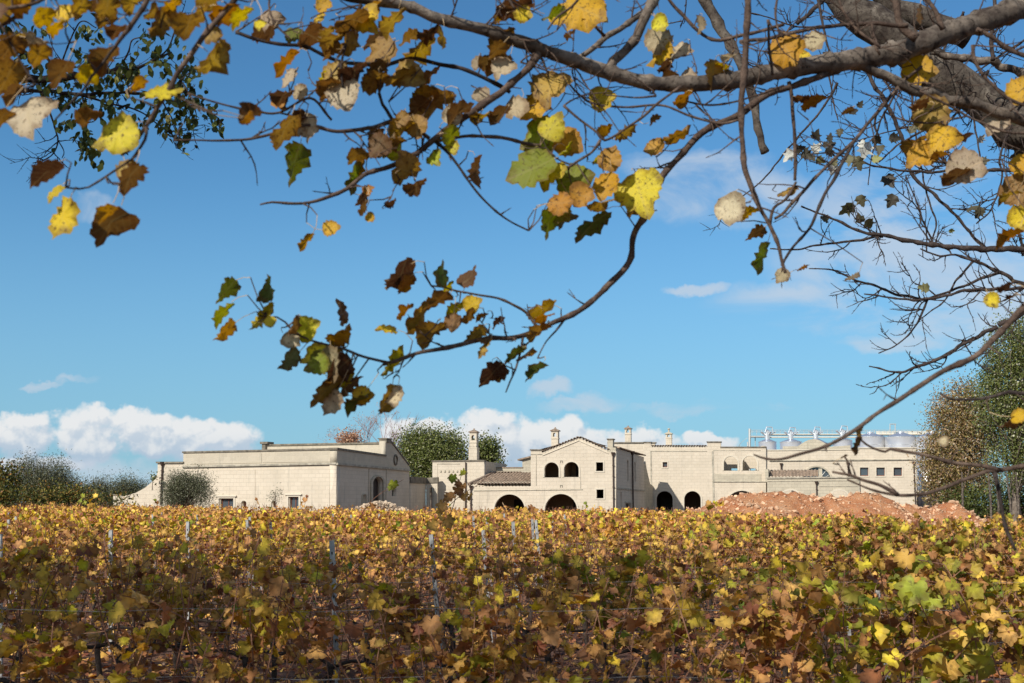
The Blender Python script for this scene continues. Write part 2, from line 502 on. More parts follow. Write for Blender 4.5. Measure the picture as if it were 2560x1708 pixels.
# vine leaves: 0 red-brown .. 0.35 tan .. 0.65 golden .. 0.85 yellow-green .. 1 green
VSTOPS = [(0.0, (0.13, 0.05, 0.04)), (0.15, (0.34, 0.13, 0.062)), (0.34, (0.74, 0.385, 0.135)), (0.56, (0.80, 0.485, 0.105)), (0.72, (0.80, 0.55, 0.05)),
          (0.86, (0.48, 0.46, 0.05)), (1.0, (0.15, 0.24, 0.035))]
VINELEAF = leaf_mat('vine_leaf', VSTOPS, 0.33, 0.6, 22.0, ((0.55, 0.38, 0.15), 0.2), vvar=0.75, rim=0.45)
VINEFAR = leaf_mat('far_vine_leaf', [(p, tuple(min(1, x * 1.08) for x in c)) for p, c in VSTOPS], 0.3, 0.4, 10.0, vvar=0.8)
# poplar: 0 dark brown .. 0.3 ochre brown .. 0.5 orange .. 0.7 yellow .. 0.85 yellow green .. 0.93 green ; 1 cream
PSTOPS = [(0.0, (0.09, 0.045, 0.025)), (0.15, (0.24, 0.125, 0.045)), (0.3, (0.44, 0.27, 0.07)), (0.45, (0.55, 0.26, 0.035)), (0.6, (0.74, 0.45, 0.025)),
          (0.72, (0.74, 0.60, 0.045)), (0.84, (0.36, 0.41, 0.035)), (0.92, (0.09, 0.12, 0.03)), (0.96, (0.55, 0.43, 0.27)), (1.0, (0.68, 0.57, 0.38))]
POPLEAF = leaf_mat('poplar_leaf', PSTOPS, 0.42, 0.85, 110.0, ((0.52, 0.43, 0.28), 0.35), veins=True, vvar=0.5, rim=0.55)
WHITELEAF = leaf_mat('white_poplar_leaf', [(0, (0.05, 0.045, 0.035)), (0.5, (0.14, 0.13, 0.07)), (0.8, (0.3, 0.3, 0.1)), (1, (0.62, 0.62, 0.56))], 0.2, 0.3, 60.0,
                     ((0.6, 0.6, 0.55), 0.6))
DARKLEAF = leaf_mat('dark_green_leaf', [(0, (0.03, 0.045, 0.014)), (0.5, (0.075, 0.10, 0.025)), (0.85, (0.3, 0.32, 0.07)), (1, (0.45, 0.36, 0.1))], 0.22, 0.1, 40.0, None, 0.4)
OLIVE = leaf_mat('olive_leaf', [(0, (0.035, 0.042, 0.022)), (0.5, (0.12, 0.125, 0.065)), (0.85, (0.21, 0.215, 0.13)), (1, (0.34, 0.34, 0.26))], 0.15, 0.1, 2.0)
GREENTREE = leaf_mat('green_tree_leaf', [(0, (0.045, 0.06, 0.02)), (0.5, (0.13, 0.155, 0.04)), (0.8, (0.23, 0.25, 0.07)), (0.95, (0.40, 0.40, 0.24)), (1, (0.6, 0.56, 0.44))], 0.22, 0.1, 2.0)
MIXTREE = leaf_mat('autumn_poplar_crown_leaf', [(0, (0.08, 0.07, 0.03)), (0.3, (0.21, 0.185, 0.06)), (0.55, (0.36, 0.26, 0.10)), (0.75, (0.44, 0.27, 0.15)), (0.9, (0.48, 0.38, 0.27)), (1, (0.74, 0.66, 0.54))], 0.25, 0.1, 2.0)
ORANGELEAF = leaf_mat('rusty_leaf', [(0, (0.42, 0.23, 0.14)), (1, (0.66, 0.42, 0.28))], 0.3, 0.1, 2.0)
HEDGELEAF = leaf_mat('hedge_leaf', [(0, (0.03, 0.04, 0.012)), (0.55, (0.1, 0.11, 0.025)), (0.8, (0.3, 0.22, 0.05)), (1, (0.4, 0.18, 0.06))], 0.25, 0.1, 2.0)

def bark_mat(name, pale, dark, scale=9.0, ring=True):
    m, n = newmat(name)
    tcn = n.n('ShaderNodeTexCoord')
    a = n.n('ShaderNodeTexNoise', {'Vector': tcn.outputs['Object'], 'Scale': scale, 'Detail': 7.0, 'Roughness': 0.65, 'Distortion': 0.8})
    b = n.n('ShaderNodeTexNoise', {'Vector': tcn.outputs['Object'], 'Scale': scale * 7, 'Detail': 5.0, 'Roughness': 0.7})
    c = n.ramp(a.outputs[0], [(0.36, dark), (0.55, tuple((x + y) / 2 for x, y in zip(pale, dark))), (0.66, pale)])
    c = n.mix(n.sstep(b.outputs[0], 0.5, 0.7), c, tuple(x * 0.5 for x in dark))
    bmp = n.n('ShaderNodeBump', {'Strength': 0.8, 'Distance': 0.004, 'Height': n.math('ADD', b.outputs[0], a.outputs[0])})
    p = principled(n, c, 0.9, 0, bmp.outputs[0], 0.15)
    n.n('ShaderNodeOutputMaterial', {'Surface': p.outputs[0]})
    return m
BARK = bark_mat('poplar_bark', (0.30, 0.25, 0.20), (0.05, 0.037, 0.03))
TWIG = bark_mat('poplar_twig_bark', (0.20, 0.14, 0.105), (0.055, 0.036, 0.028), 20.0)
TWIGDARK = bark_mat('dark_twig_bark', (0.11, 0.085, 0.075), (0.035, 0.026, 0.023), 20.0)
TRUNKBARK = bark_mat('rough_grey_bark', (0.21, 0.18, 0.145), (0.04, 0.03, 0.025), 9.0)
FARBARK = bark_mat('far_bark', (0.3, 0.25, 0.2), (0.13, 0.1, 0.075), 2.0)
CANE = bark_mat('vine_cane_bark', (0.38, 0.21, 0.13), (0.17, 0.08, 0.055), 14.0)
VINETRUNK = bark_mat('vine_trunk_bark', (0.10, 0.075, 0.06), (0.03, 0.022, 0.018), 20.0)

# ------------------------------------------------------------------ ground
def sm(a, b, x):
    t = min(1, max(0, (x - a) / (b - a)))
    return t * t * (3 - 2 * t)
def gz(x, y):
    return 0.22 * sm(18, 60, y) * sm(4, -22, x) - 1.15 * sm(6, 24, x) * sm(14, 52, y)

def grid_mesh(name, xs, ys, fz, mat, parent=None):
    vs = [(x, y, fz(x, y)) for y in ys for x in xs]
    nx = len(xs)
    fs = [(j * nx + i, j * nx + i + 1, (j + 1) * nx + i + 1, (j + 1) * nx + i) for j in range(len(ys) - 1) for i in range(nx - 1)]
    me = bpy.data.meshes.new(name)
    me.from_pydata(vs, [], fs)
    me.polygons.foreach_set('use_smooth', [True] * len(fs))
    me.update()
    return link(name, me, mat, parent)

m_, n_ = newmat('vineyard_soil')
tcn = n_.n('ShaderNodeTexCoord')
a = n_.n('ShaderNodeTexNoise', {'Vector': tcn.outputs['Object'], 'Scale': 1.3, 'Detail': 8.0, 'Roughness': 0.65})
b = n_.n('ShaderNodeTexNoise', {'Vector': tcn.outputs['Object'], 'Scale': 14.0, 'Detail': 8.0, 'Roughness': 0.7})
c_ = n_.ramp(a.outputs[0], [(0.35, (0.11, 0.055, 0.04)), (0.65, (0.215, 0.12, 0.085))])
c_ = n_.mix(n_.sstep(b.outputs[0], 0.5, 0.72), c_, (0.36, 0.25, 0.16))
bp = n_.n('ShaderNodeBump', {'Strength': 1.0, 'Distance': 0.08, 'Height': b.outputs[0]})
p_ = principled(n_, c_, 0.98, 0, bp.outputs[0], 0.1)
n_.n('ShaderNodeOutputMaterial', {'Surface': p_.outputs[0]})
SOIL = m_
xs = [-3000, -1200, -500, -200, -100, -60] + [(-40 + 0.8 * k) for k in range(101)] + [60, 100, 200, 500, 1200, 3000]
ys = [-800, -300, -100, -40, -20, -8] + [0.6 * k for k in range(125)] + [80, 90, 110, 140, 200, 400, 900, 2000, 5000]
def gfull(x, y):
    h = gz(x, y)
    if abs(x) < 41 and 0 < y < 76:
        h += 0.05 * noise.noise(Vector((x * 0.9, y * 0.9, 3))) + 0.03 * noise.noise(Vector((x * 2.6, y * 2.6, 7)))
    return h
tag(grid_mesh('ground', xs, ys, gfull, SOIL), kind='structure')

# ------------------------------------------------------------------ building kit
UX = (0.9708, -0.24)      # the whole estate stands a little askew to the view
UY = (0.24, 0.9708)
class Plane:
    """vertical facade plane through P0, horizontal direction u, depth direction v"""
    def __init__(s, p0, p1=None, u=None):
        s.p = Vector((p0[0], p0[1], 0))
        d = Vector((p1[0] - p0[0], p1[1] - p0[1], 0)) if p1 is not None else Vector((u[0], u[1], 0))
        s.u = d.normalized()
        s.v = Vector((-s.u.y, s.u.x, 0))
        s.ang = math.atan2(s.u.y, s.u.x)
    def uz(s, px, py):
        d = ray(px, py)
        o = Vector((0, 0, CAMZ))
        t = (s.p - o).dot(s.v) / d.dot(s.v)
        q = o + d * t
        return ((q - s.p).dot(s.u), q.z)
    def w(s, u, z, dep=0.0):
        q = s.p + s.u * u + s.v * dep
        return Vector((q.x, q.y, z))
    def shift(s, dep):
        q = Plane((s.p.x, s.p.y), u=(s.u.x, s.u.y))
        q.p = s.p + s.v * dep
        return q
def PX(px, Y):
    return ((px - 1280) / math.hypot(F * math.cos(PITCH) , 0) * Y * 0 + at(px, HY, Y).x, Y)

def local_obj(name, me, mats, pl, dep, parent):
    """mesh in the facade's local frame (x=u, y=depth, z) -> object standing on the facade"""
    o = bpy.data.objects.new(name, me)
    for m in (mats if isinstance(mats, (list, tuple)) else [mats]): me.materials.append(m)
    q = pl.p + pl.v * dep
    COL.objects.link(o)
    o.rotation_euler = (0, 0, pl.ang)
    if parent is not None:
        o.parent = parent
        q = q - origin_of(parent)
    o.location = q
    return o

def wall(name, pl, outer, holes, t, mat, parent, dep=0.0, zfix=True, raw=False):
    """slab standing on plane pl; outlines in pixels (or u,z when raw); real thickness t going away from the camera"""
    cu = bpy.data.curves.new('outline', 'CURVE')
    cu.dimensions = '2D'
    cu.fill_mode = 'BOTH'
    cu.extrude = t / 2
    for poly in [outer] + list(holes):
        pts = poly if raw else [pl.uz(*p) for p in poly]
        sp_ = cu.splines.new('POLY')
        sp_.points.add(len(pts) - 1)
        for i, (a_, b_) in enumerate(pts): sp_.points[i].co = (a_, b_, 0, 1)
        sp_.use_cyclic_u = True
    tmp = bpy.data.objects.new('outline', cu)
    COL.objects.link(tmp)
    dg = bpy.context.evaluated_depsgraph_get()
    me = bpy.data.meshes.new_from_object(tmp.evaluated_get(dg))
    bpy.data.objects.remove(tmp); bpy.data.curves.remove(cu)
    n = len(me.vertices)
    co = np.empty(n * 3, np.float32); me.vertices.foreach_get('co', co); co = co.reshape(-1, 3)
    new = np.stack([co[:, 0], co[:, 2] + t / 2, co[:, 1]], 1)
    me.vertices.foreach_set('co', new.ravel())
    bm = bmesh.new(); bm.from_mesh(me)
    bmesh.ops.remove_doubles(bm, verts=bm.verts, dist=1e-4)
    bmesh.ops.recalc_face_normals(bm, faces=bm.faces)
    bm.to_mesh(me); bm.free()
    me.materials.clear()
    me.name = name
    return local_obj(name, me, mat, pl, dep, parent)

def lbox(mb, u0, u1, z0, z1, d0, d1, mi=0):
    vs = [(u, d, z) for u in (u0, u1) for d in (d0, d1) for z in (z0, z1)]
    mb.add(vs, [(0, 1, 3, 2), (4, 6, 7, 5), (0, 4, 5, 1), (2, 3, 7, 6), (0, 2, 6, 4), (1, 5, 7, 3)], mi)
def lbuild(mb, name, mats, pl, parent, dep=0.0):
    me = bpy.data.meshes.new(name)
    me.from_pydata(mb.v, [], mb.f)
    if any(mb.m): me.polygons.foreach_set('material_index', mb.m)
    me.update()
    return local_obj(name, me, mats, pl, dep, parent)

def arch(x0, x1, ytop, ybot, n=14, flat=1.0):
    """pixel outline of a round-headed opening"""
    cx, r = (x0 + x1) / 2, (x1 - x0) / 2
    ry = r * flat
    pts = [(x0, ybot)]
    for k in range(n + 1):
        t = math.pi - math.pi * k / n
        pts.append((cx + r * math.cos(t), ytop + ry - ry * math.sin(t)))
    pts.append((x1, ybot))
    return pts
def rect(x0, x1, y0, y1):
    return [(x0, y1), (x0, y0), (x1, y0), (x1, y1)]

def ring(name, pl, x0, x1, ytop, ybot, wpx, proud, mat, parent, flat=1.0, rectangular=False):
    """surround of an opening, standing proud of the wall"""
    if rectangular:
        o = rect(x0 - wpx, x1 + wpx, ytop - wpx, ybot + wpx); i = rect(x0, x1, ytop, ybot)
        return wall(name, pl, o, [i], proud, mat, parent, -proud)
    a_ = arch(x0 - wpx, x1 + wpx, ytop - wpx, ybot, flat=flat); b_ = arch(x0, x1, ytop, ybot, flat=flat)
    return wall(name, pl, a_ + b_[::-1], [], proud, mat, parent, -proud)

def ledge(mb, pl, x0, y0, x1, y1, h=0.1, out=0.12, dep=0.3, mi=0, over=0.06):
    """moulding along a wall between two pixels; runs level in u, may step in z (sloping allowed)"""
    a_, b_ = pl.uz(x0, y0), pl.uz(x1, y1)
    vs = []
    for (u, z) in ((a_[0] - over, a_[1]), (b_[0] + over, b_[1])):
        vs += [(u, -out, z - h / 2), (u, dep, z - h / 2), (u, dep, z + h / 2), (u, -out, z + h / 2)]
    mb.add(vs, [(0, 1, 2, 3), (7, 6, 5, 4), (0, 4, 5, 1), (1, 5, 6, 2), (2, 6, 7, 3), (3, 7, 4, 0)], mi)

def window(pl, x0, x1, y0, y1, parent, mat=None, mull=True, recess=0.18, surround=None, lattice=False):
    fr = MB()
    a_, b_ = pl.uz(x0, y1), pl.uz(x1, y0)
    u0, z0, u1, z1 = a_[0], a_[1], b_[0], b_[1]
    t = 0.07
    lbox(fr, u0, u0 + t, z0, z1, recess, recess + .06); lbox(fr, u1 - t, u1, z0, z1, recess, recess + .06)
    lbox(fr, u0 + t, u1 - t, z0, z0 + t, recess, recess + .06); lbox(fr, u0 + t, u1 - t, z1 - t, z1, recess, recess + .06)
    if mull: lbox(fr, (u0 + u1) / 2 - .035, (u0 + u1) / 2 + .035, z0 + t, z1 - t, recess + .003, recess + .06)
    f = lbuild(fr, 'window', mat or WOODRED, pl, parent)
    pn = MB(); lbox(pn, u0 + .02, u1 - .02, z0 + .02, z1 - .02, recess + .03, recess + .04)
    g_ = lbuild(pn, 'pane', GLASS, pl, f)
    g_.rotation_euler = (0, 0, 0); g_.location = (0, 0, 0)
    if surround:
        ring('window_surround', pl, x0, x1, y0, y1, surround, 0.04, TRIM, parent, rectangular=True)
    return f

def downpipe(pl, px, y0, parent, y1=1300, hopper=True, r=0.055):
    u_, z0 = pl.uz(px, y0); _, z1 = pl.uz(px, y1)
    mb = MB()
    mb.cyl((u_, -0.1, z0), (u_, -0.1, max(z1, -0.5)), r, n=8)
    if hopper:
        mb.cyl((u_, -0.13, z0 - 0.15), (u_, -0.13, z0 + 0.15), r * 1.2, 0.17, n=8)
    for k in range(1, 6):
        z = z0 - k * (z0 - z1) / 6
        lbox(mb, u_ - r * 1.4, u_ + r * 1.4, z - 0.03, z + 0.03, -0.17, 0.0)
    return lbuild(mb, 'downpipe', IRONBROWN, pl, parent)

def chimney(pl, x0, x1, ytop, ybot, parent, dep=1.2, wide=None, hole=None, ball=False, d=None):
    """square chimney with a lantern pierced by small arches and a stone cap; pixels measured on plane shifted by dep"""
    p2 = pl.shift(dep)
    u0, zt = p2.uz(x0, ytop); u1, zb = p2.uz(x1, ybot)
    wd = u1 - u0; d = d or wd
    u_mid = (u0 + u1) / 2
    H_ = zt - zb
    lant = min(1.0, H_ * 0.32)
    mb = MB()
    z_l = zt - 0.22 * wd * 1.6 - lant
    if wide:
        zw = p2.uz(x0, wide)[1]
        lbox(mb, u0 - wd * .1, u1 + wd * .1, zb, zw, -wd * .1, d + wd * .1)
        lbox(mb, u0 - wd * .14, u1 + wd * .14, zw, zw + 0.1, -wd * .14, d + wd * .14)
        lbox(mb, u0, u1, zw + .1, z_l, 0, d)
        for k in range(5):
            uu = u0 + (k + .5) * wd / 5
            lbox(mb, uu - .05, uu + .05, zw + .1, zw + .26, -wd * .09, -0.003)
    else:
        lbox(mb, u0, u1, zb, z_l, 0, d)
    lbox(mb, u0 - .04, u1 + .04, z_l, z_l + .06, -.04, d + .04)
    o = lbuild(mb, 'chimney', STONE, p2, parent)
    # pierced lantern, four walls each with an arch
    zl0 = z_l + .06; zl1 = zl0 + lant
    def prof(w_):
        c = w_ / 2; r = w_ * 0.24
        pts = [(c - r, zl0 + lant * .2)] + [(c + r * math.cos(math.pi - math.pi * k / 8), zl0 + lant * .55 + r * math.sin(math.pi * k / 8)) for k in range(9)] + [(c + r, zl0 + lant * .2)]
        return pts
    tk = 0.12
    for (pp, w_) in ((p2, wd),):
        for dd in (0.0, d - tk):
            q = p2.shift(dd); q.p = q.p + q.u * u0
            wall('lantern', q, [(0, zl0), (0, zl1), (w_, zl1), (w_, zl0)], [prof(w_)], tk, STONE, o, raw=True)
    for uu in (u0 + tk, u1):
        q = Plane((0, 0), u=(p2.v.x, p2.v.y)); q.p = p2.p + p2.u * uu + p2.v * (tk + .002)
        wall('lantern', q, [(0, zl0), (0, zl1), (d - 2 * tk - .004, zl1), (d - 2 * tk - .004, zl0)], [prof(d - 2 * tk - .004)], tk, STONE, o, raw=True)
    for ch in o.children:      # children of a rotated part: express in its frame
        M = Matrix.Rotation(-p2.ang, 4, 'Z')
        ch.location = M @ ch.location
        ch.rotation_euler = (0, 0, ch.rotation_euler.z - p2.ang)
    cap = MB()
    e = 0.09
    z2 = zl1
    lbox(cap, u0 - e, u1 + e, z2, z2 + .07, -e, d + e)
    apex = (u_mid, d / 2, z2 + .07 + 0.34 * wd)
    cap.add([(u0 - e, -e, z2 + .07), (u1 + e, -e, z2 + .07), (u1 + e, d + e, z2 + .07), (u0 - e, d + e, z2 + .07), apex], [(0, 1, 4), (1, 2, 4), (2, 3, 4), (3, 0, 4)])
    cap.cyl((apex[0], apex[1], apex[2] - .1), (apex[0], apex[1], apex[2] + (.3 if ball else .08)), .1, .05, 8)
    if ball:
        for k in range(3):
            cap.cyl((apex[0], apex[1], apex[2] + .14 + .06 * k), (apex[0], apex[1], apex[2] + .2 + .06 * k), [.07, .13, .13][k], [.13, .13, .05][k], 8)
    c = lbuild(cap, 'cap', TILE if not ball else STONE_OLD, p2, o)
    c.location = (0, 0, 0); c.rotation_euler = (0, 0, 0)
    return o

def rake_tiles(pl, pts, parent, step=0.24, r=0.11, depth=0.9, dep=-0.15, name='roof_tiles'):
    """row of half-round tiles seen end-on along a wall head; pts pixels"""
    mb = MB()
    uz = [pl.uz(*p) for p in pts]
    for (a_, b_) in zip(uz[:-1], uz[1:]):
        L = math.hypot(b_[0] - a_[0], b_[1] - a_[1]); n = max(1, int(L / step))
        for k in range(n):
            t = (k + .5) / n
            u_, z_ = a_[0] + (b_[0] - a_[0]) * t, a_[1] + (b_[1] - a_[1]) * t
            jit = random.uniform(-.03, .03)
            ro, ri = r, r * .72
            vs = []
            m = 6
            for dd in (dep + jit, dep + depth):
                for rr in (ro, ri):
                    vs += [(u_ + rr * math.cos(math.pi * j / m), dd, z_ + rr * math.sin(math.pi * j / m)) for j in range(m + 1)]
            q = m + 1
            fs = []
            for j in range(m):
                fs.append((j, j + 1, 2 * q + j + 1, 2 * q + j))
                fs.append((q + j + 1, q + j, 3 * q + j, 3 * q + j + 1))
                fs.append((j + 1, j, q + j, q + j + 1))
            mb.add(vs, fs)
    return lbuild(mb, name, TILE, pl, parent)

def tiled_slope(pl, u0, u1, z0, d0, z1, d1, parent, skew0=0.0, pitch_u=0.27, course=0.38, name='tiled_roof', ):
    """corrugated tiled plane from eave (z0 at depth d0) up to ridge (z1 at depth d1); left end may recede by skew0"""
    mb = MB()
    nc = max(2, int(math.hypot(z1 - z0, d1 - d0) / course))
    nu = int((u1 - u0) / pitch_u * 6)
    vs, fs = [], []
    rows = 0
    for c in range(nc):
        for e_ in (0, 1):
            t = (c + e_) / nc
            lift = 0.05 if e_ == 0 else 0.0
            for i in range(nu + 1):
                ul = u0 + skew0 * t
                u_ = ul + (u1 - ul) * i / nu
                ph = (u_ - u0) / pitch_u * math.pi
                h = 0.12 * abs(math.sin(ph)) ** 0.8
                jj = noise.noise(Vector((round(ph / math.pi) * 3.3, c * 2.7, 1.0))) * 0.02
                vs.append((u_, d0 + (d1 - d0) * t, z0 + (z1 - z0) * t + lift + h + jj))
            rows += 1
    w_ = nu + 1
    for r_ in range(rows - 1):
        for i in range(nu):
            fs.append((r_ * w_ + i, r_ * w_ + i + 1, (r_ + 1) * w_ + i + 1, (r_ + 1) * w_ + i))
    mb.add(vs, fs)
    return lbuild(mb, name, TILE, pl, parent)

# ------------------------------------------------------------------ warehouse on the left
A_ = PX(840, 80); B_ = PX(460, 84.5)
PW = Plane(B_, A_)
C_ = PX(1024, 95)
PR = Plane(A_, C_)
wh = empty('winery_warehouse', (A_[0] - 8, A_[1] + 6, 0), 'long flat-topped cream limestone warehouse with a curved buttress wall at its left end', 'building')
win1 = rect(549, 585, 1246, 1320); win2 = rect(722, 748, 1242, 1320)
ocu1 = arch(604, 617, 1252, 1268); ocu2 = arch(679, 691, 1252, 1268)
outer = [(283, 1330), (283, 1237), (296, 1237), (297, 1241), (318, 1239), (340, 1232), (362, 1220), (380, 1205), (390, 1192), (394, 1180), (394, 1157), (459, 1157), (459, 1168), (840, 1160), (840, 1330)]
wall('wall', PW, outer, [win1, win2, ocu1, ocu2], 0.5, STONE, wh)
wall('parapet', PW, [(459, 1167), (459, 1132), (840, 1124), (840, 1159)], [], 0.5, PARA, wh, -0.03)
mb = MB()
ledge(mb, PW, 459, 1131, 840, 1122.5, .12, .1, .55)
ledge(mb, PW, 394, 1156.5, 459, 1156.5, .12, .12, .55)
ledge(mb, PW, 283, 1237, 296, 1237, .1, .06, .55, over=.02)
lbuild(mb, 'coping', COPING, PW, wh)
mb = MB()
ledge(mb, PW, 459, 1167, 840, 1159, .13, .14, 0)
lbuild(mb, 'string_course', BELT, PW, wh)
mb = MB()                                                     # raised panels that draw the thin lines on the wall
wall('wall_panel', PW, [(459.5, 1330), (459.5, 1170), (478, 1169.4), (478, 1175), (639, 1172.5), (639, 1330), (652, 1330), (652, 1175), (824, 1171.5), (824, 1330), (839.5, 1330), (839.5, 1162), (459.5, 1169.4)][:0] or
     [(475, 1330), (475, 1176.5), (638, 1173.5), (638, 1330)], [[(x, y) for x, y in win1], ocu1], 0.035, STONE, wh, -0.035)
wall('wall_panel', PW, [(657, 1330), (657, 1173), (824, 1169.5), (824, 1330)], [win2, ocu2], 0.035, STONE, wh, -0.035)
wall('wall_panel', PW, [(475, 1161), (475, 1137), (655, 1133.5), (655, 1157.5)], [], 0.03, PARA, wh, -0.062)
wall('wall_panel', PW, [(657, 1157), (657, 1134), (836, 1130), (836, 1154.5)], [], 0.03, PARA, wh, -0.062)
for (x0, x1, y0, wn_) in ((549, 585, 1246, 1), (722, 748, 1242, 2)):
    window(PW, x0, x1, y0, 1300, wh, recess=0.2)
    o_ = rect(x0 - 4, x1 + 4, y0 - 4, 1320); i_ = rect(x0, x1, y0, 1320)
    wall('window_surround', PW, o_, [[(x0, 1319.9), (x0, y0), (x1, y0), (x1, 1319.9)]], 0.09, TRIM, wh, -0.09)
    mb = MB(); ledge(mb, PW, x0 - 6, y0 - 5.5, x1 + 6, y0 - 5.5, .08, .16, 0.0); lbuild(mb, 'window_hood', TRIM, PW, wh)
for x0, x1 in ((604, 617), (679, 691)):
    ring('niche_surround', PW, x0, x1, 1252, 1268, 3, 0.05, TRIM, wh)
mb = MB()
for x0, x1 in ((603, 618), (678, 692)):
    mb = MB(); a_, b_ = PW.uz(x0, 1275), PW.uz(x1, 1248); lbox(mb, a_[0], b_[0], a_[1], b_[1], 0.3, 0.34)
    lbuild(mb, 'niche_back', WOODRED, PW, wh)
downpipe(PW, 408, 1160, wh, 1262)
# right-hand face
door = arch(929, 956, 1192, 1320, flat=1.3); hsmall = arch(906, 914, 1236, 1262); sq = rect(980, 991, 1222, 1240)
outer = [(840.3, 1330), (840.3, 1161), (966, 1175), (1022, 1178), (1022, 1330)]
wall('side_wall', PR, [(841.5, 1330), (841.5, 1160), (1023.5, 1178), (1023.5, 1330)], [door, hsmall, sq], 0.5, STONE, wh)
wall('side_parapet', PR, [(841.5, 1159), (841.5, 1123), (963, 1139.5), (963, 1103), (975, 1104.5), (1018, 1161), (1023.5, 1168), (1023.5, 1177)], [], 0.5, PARA, wh, -0.03)
mb = MB()
ledge(mb, PR, 841, 1122, 963, 1139, .14, .1, .55)
ledge(mb, PR, 978, 1105, 1020, 1162, .12, .1, .55)
a_, b_ = PR.uz(963, 1106), PR.uz(975.5, 1099.5)
lbox(mb, a_[0], b_[0], a_[1], b_[1], -.1, .5)
lbox(mb, a_[0] - .05, b_[0] + .05, b_[1], b_[1] + .07, -.16, .58)
lbuild(mb, 'coping', COPING, PR, wh)
mb = MB()
ledge(mb, PR, 841, 1160, 1023, 1176, .14, .14, 0)
lbuild(mb, 'string_course', BELT, PR, wh)
mb = MB()
for x0 in (919.5, 963.5):
    mb = MB(); a_, b_ = PR.uz(x0, 1300), PR.uz(x0 + 2, 1172); lbox(mb, a_[0], b_[0], a_[1], b_[1], -.05, 0)
    lbuild(mb, 'pilaster', STONE_OLD, PR, wh)
ring('door_surround', PR, 929, 956, 1192, 1320, 4, 0.12, STONE_OLD, wh, flat=1.3)

ring('window_surround', PR, 906, 914, 1236, 1262, 2, 0.06, STONE_OLD, wh)
_c = PR.uz(987, 1150)
_ci = lambda r_: [(_c[0] + r_ * math.cos(2 * math.pi * k / 20), _c[1] + r_ * math.sin(2 * math.pi * k / 20)) for k in range(20)]
wall('medallion', PR, _ci(.42), [_ci(.31)], .1, COPING, wh, -.13, raw=True)
ring('medallion', PR, 984, 990, 1141.1, 1152, 1.6, 0.0, STONE_OLD, wh) if False else None
mb = MB()
a_, b_ = PR.uz(928, 1330), PR.uz(956, 1188); lbox(mb, a_[0], b_[0], a_[1], b_[1], 0.35, 0.42)
lbuild(mb, 'door', DARKDOOR, PR, wh)
mb = MB()
for x0, x1, y0, y1 in ((905, 915, 1234, 1262), (979, 992, 1221, 1241)):
    mb = MB(); a_, b_ = PR.uz(x0, y1), PR.uz(x1, y0); lbox(mb, a_[0], b_[0], a_[1], b_[1], 0.3, 0.36)
    lbuild(mb, 'shutter', DARKDOOR, PR, wh)
# nave rising behind the front parapet
uN = PR.uz(964, 1140)[0]
q0 = PR.w(uN, 0)
PN = Plane((0, 0), u=(PW.u.x, PW.u.y)); PN.p = Vector((q0.x, q0.y, 0))
wall('nave_wall', PN, [(663, 1160), (663, 1114), (962.5, 1108), (962.5, 1160)], [], 0.4, PARA, wh)
mb = MB(); ledge(mb, PN, 666, 1113, 961, 1107.5, .13, .1, .5)
a_, b_ = PN.uz(658, 1124), PN.uz(667, 1112); lbox(mb, a_[0], b_[0], a_[1] - .4, b_[1] + .05, -.2, .5); lbox(mb, a_[0] - .12, b_[0] + .25, b_[1] + .05, b_[1] + .22, -.3, .6)
lbuild(mb, 'coping', COPING, PN, wh)
# roofs and rear walls
mb = MB()
uL = PW.uz(394, 1200)[0]; uRt = PW.uz(840, 1200)[0]
zt = PW.uz(640, 1145)[1]
lbox(mb, uL, uRt - 1.2, zt - .5, zt - .3, 0.52, 6.0); lbox(mb, uL, uRt - 2.8, zt - .5, zt - .3, 6.0, 11.0)
lbox(mb, uL, uL + .4, 0, zt - .51, 0.52, 11.0)
lbox(mb, uL, uRt - 2.8, 0, zt - .3, 11.0, 11.4)
lbuild(mb, 'roof', STONE_OLD, PW, wh)

# ------------------------------------------------------------------ passage with small arch
ps = empty('passage_building', (at(1050, HY, 99).x, 99, 0), 'low shaded stone passage with one narrow arch, right of the warehouse', 'building')
p0 = PR.w(PR.uz(1024, 1200)[0], 0)
P1 = Plane((p0.x + .05, p0.y + .1), u=(PR.u.x, PR.u.y))
wall('wall', P1, [(1026, 1330), (1026, 1202), (1064.5, 1204), (1064.5, 1330)], [], 0.4, STONE, ps)
q = P1.w(P1.uz(1065, 1204)[0], 0)
P2 = Plane((q.x, q.y), u=(1, -0.12))
wall('arch_wall', P2, [(1065.3, 1330), (1065.3, 1204), (1093, 1202), (1093, 1330)], [arch(1073, 1087, 1218, 1325)], 0.4, STONE, ps)
ring('arch_surround', P2, 1073, 1087, 1218, 1325, 2, .05, TRIM, ps)
mb = MB(); ledge(mb, P1, 1026, 1200, 1064, 1202, .5, .08, .45); lbuild(mb, 'coping', COPING, P1, ps)  # dark coping colour stands in for the warehouse's shade
mb = MB(); ledge(mb, P2, 1065, 1202, 1093, 1200, .45, .08, .45); lbuild(mb, 'coping', COPING, P2, ps)  # warehouse shade put into this coping's colour as well

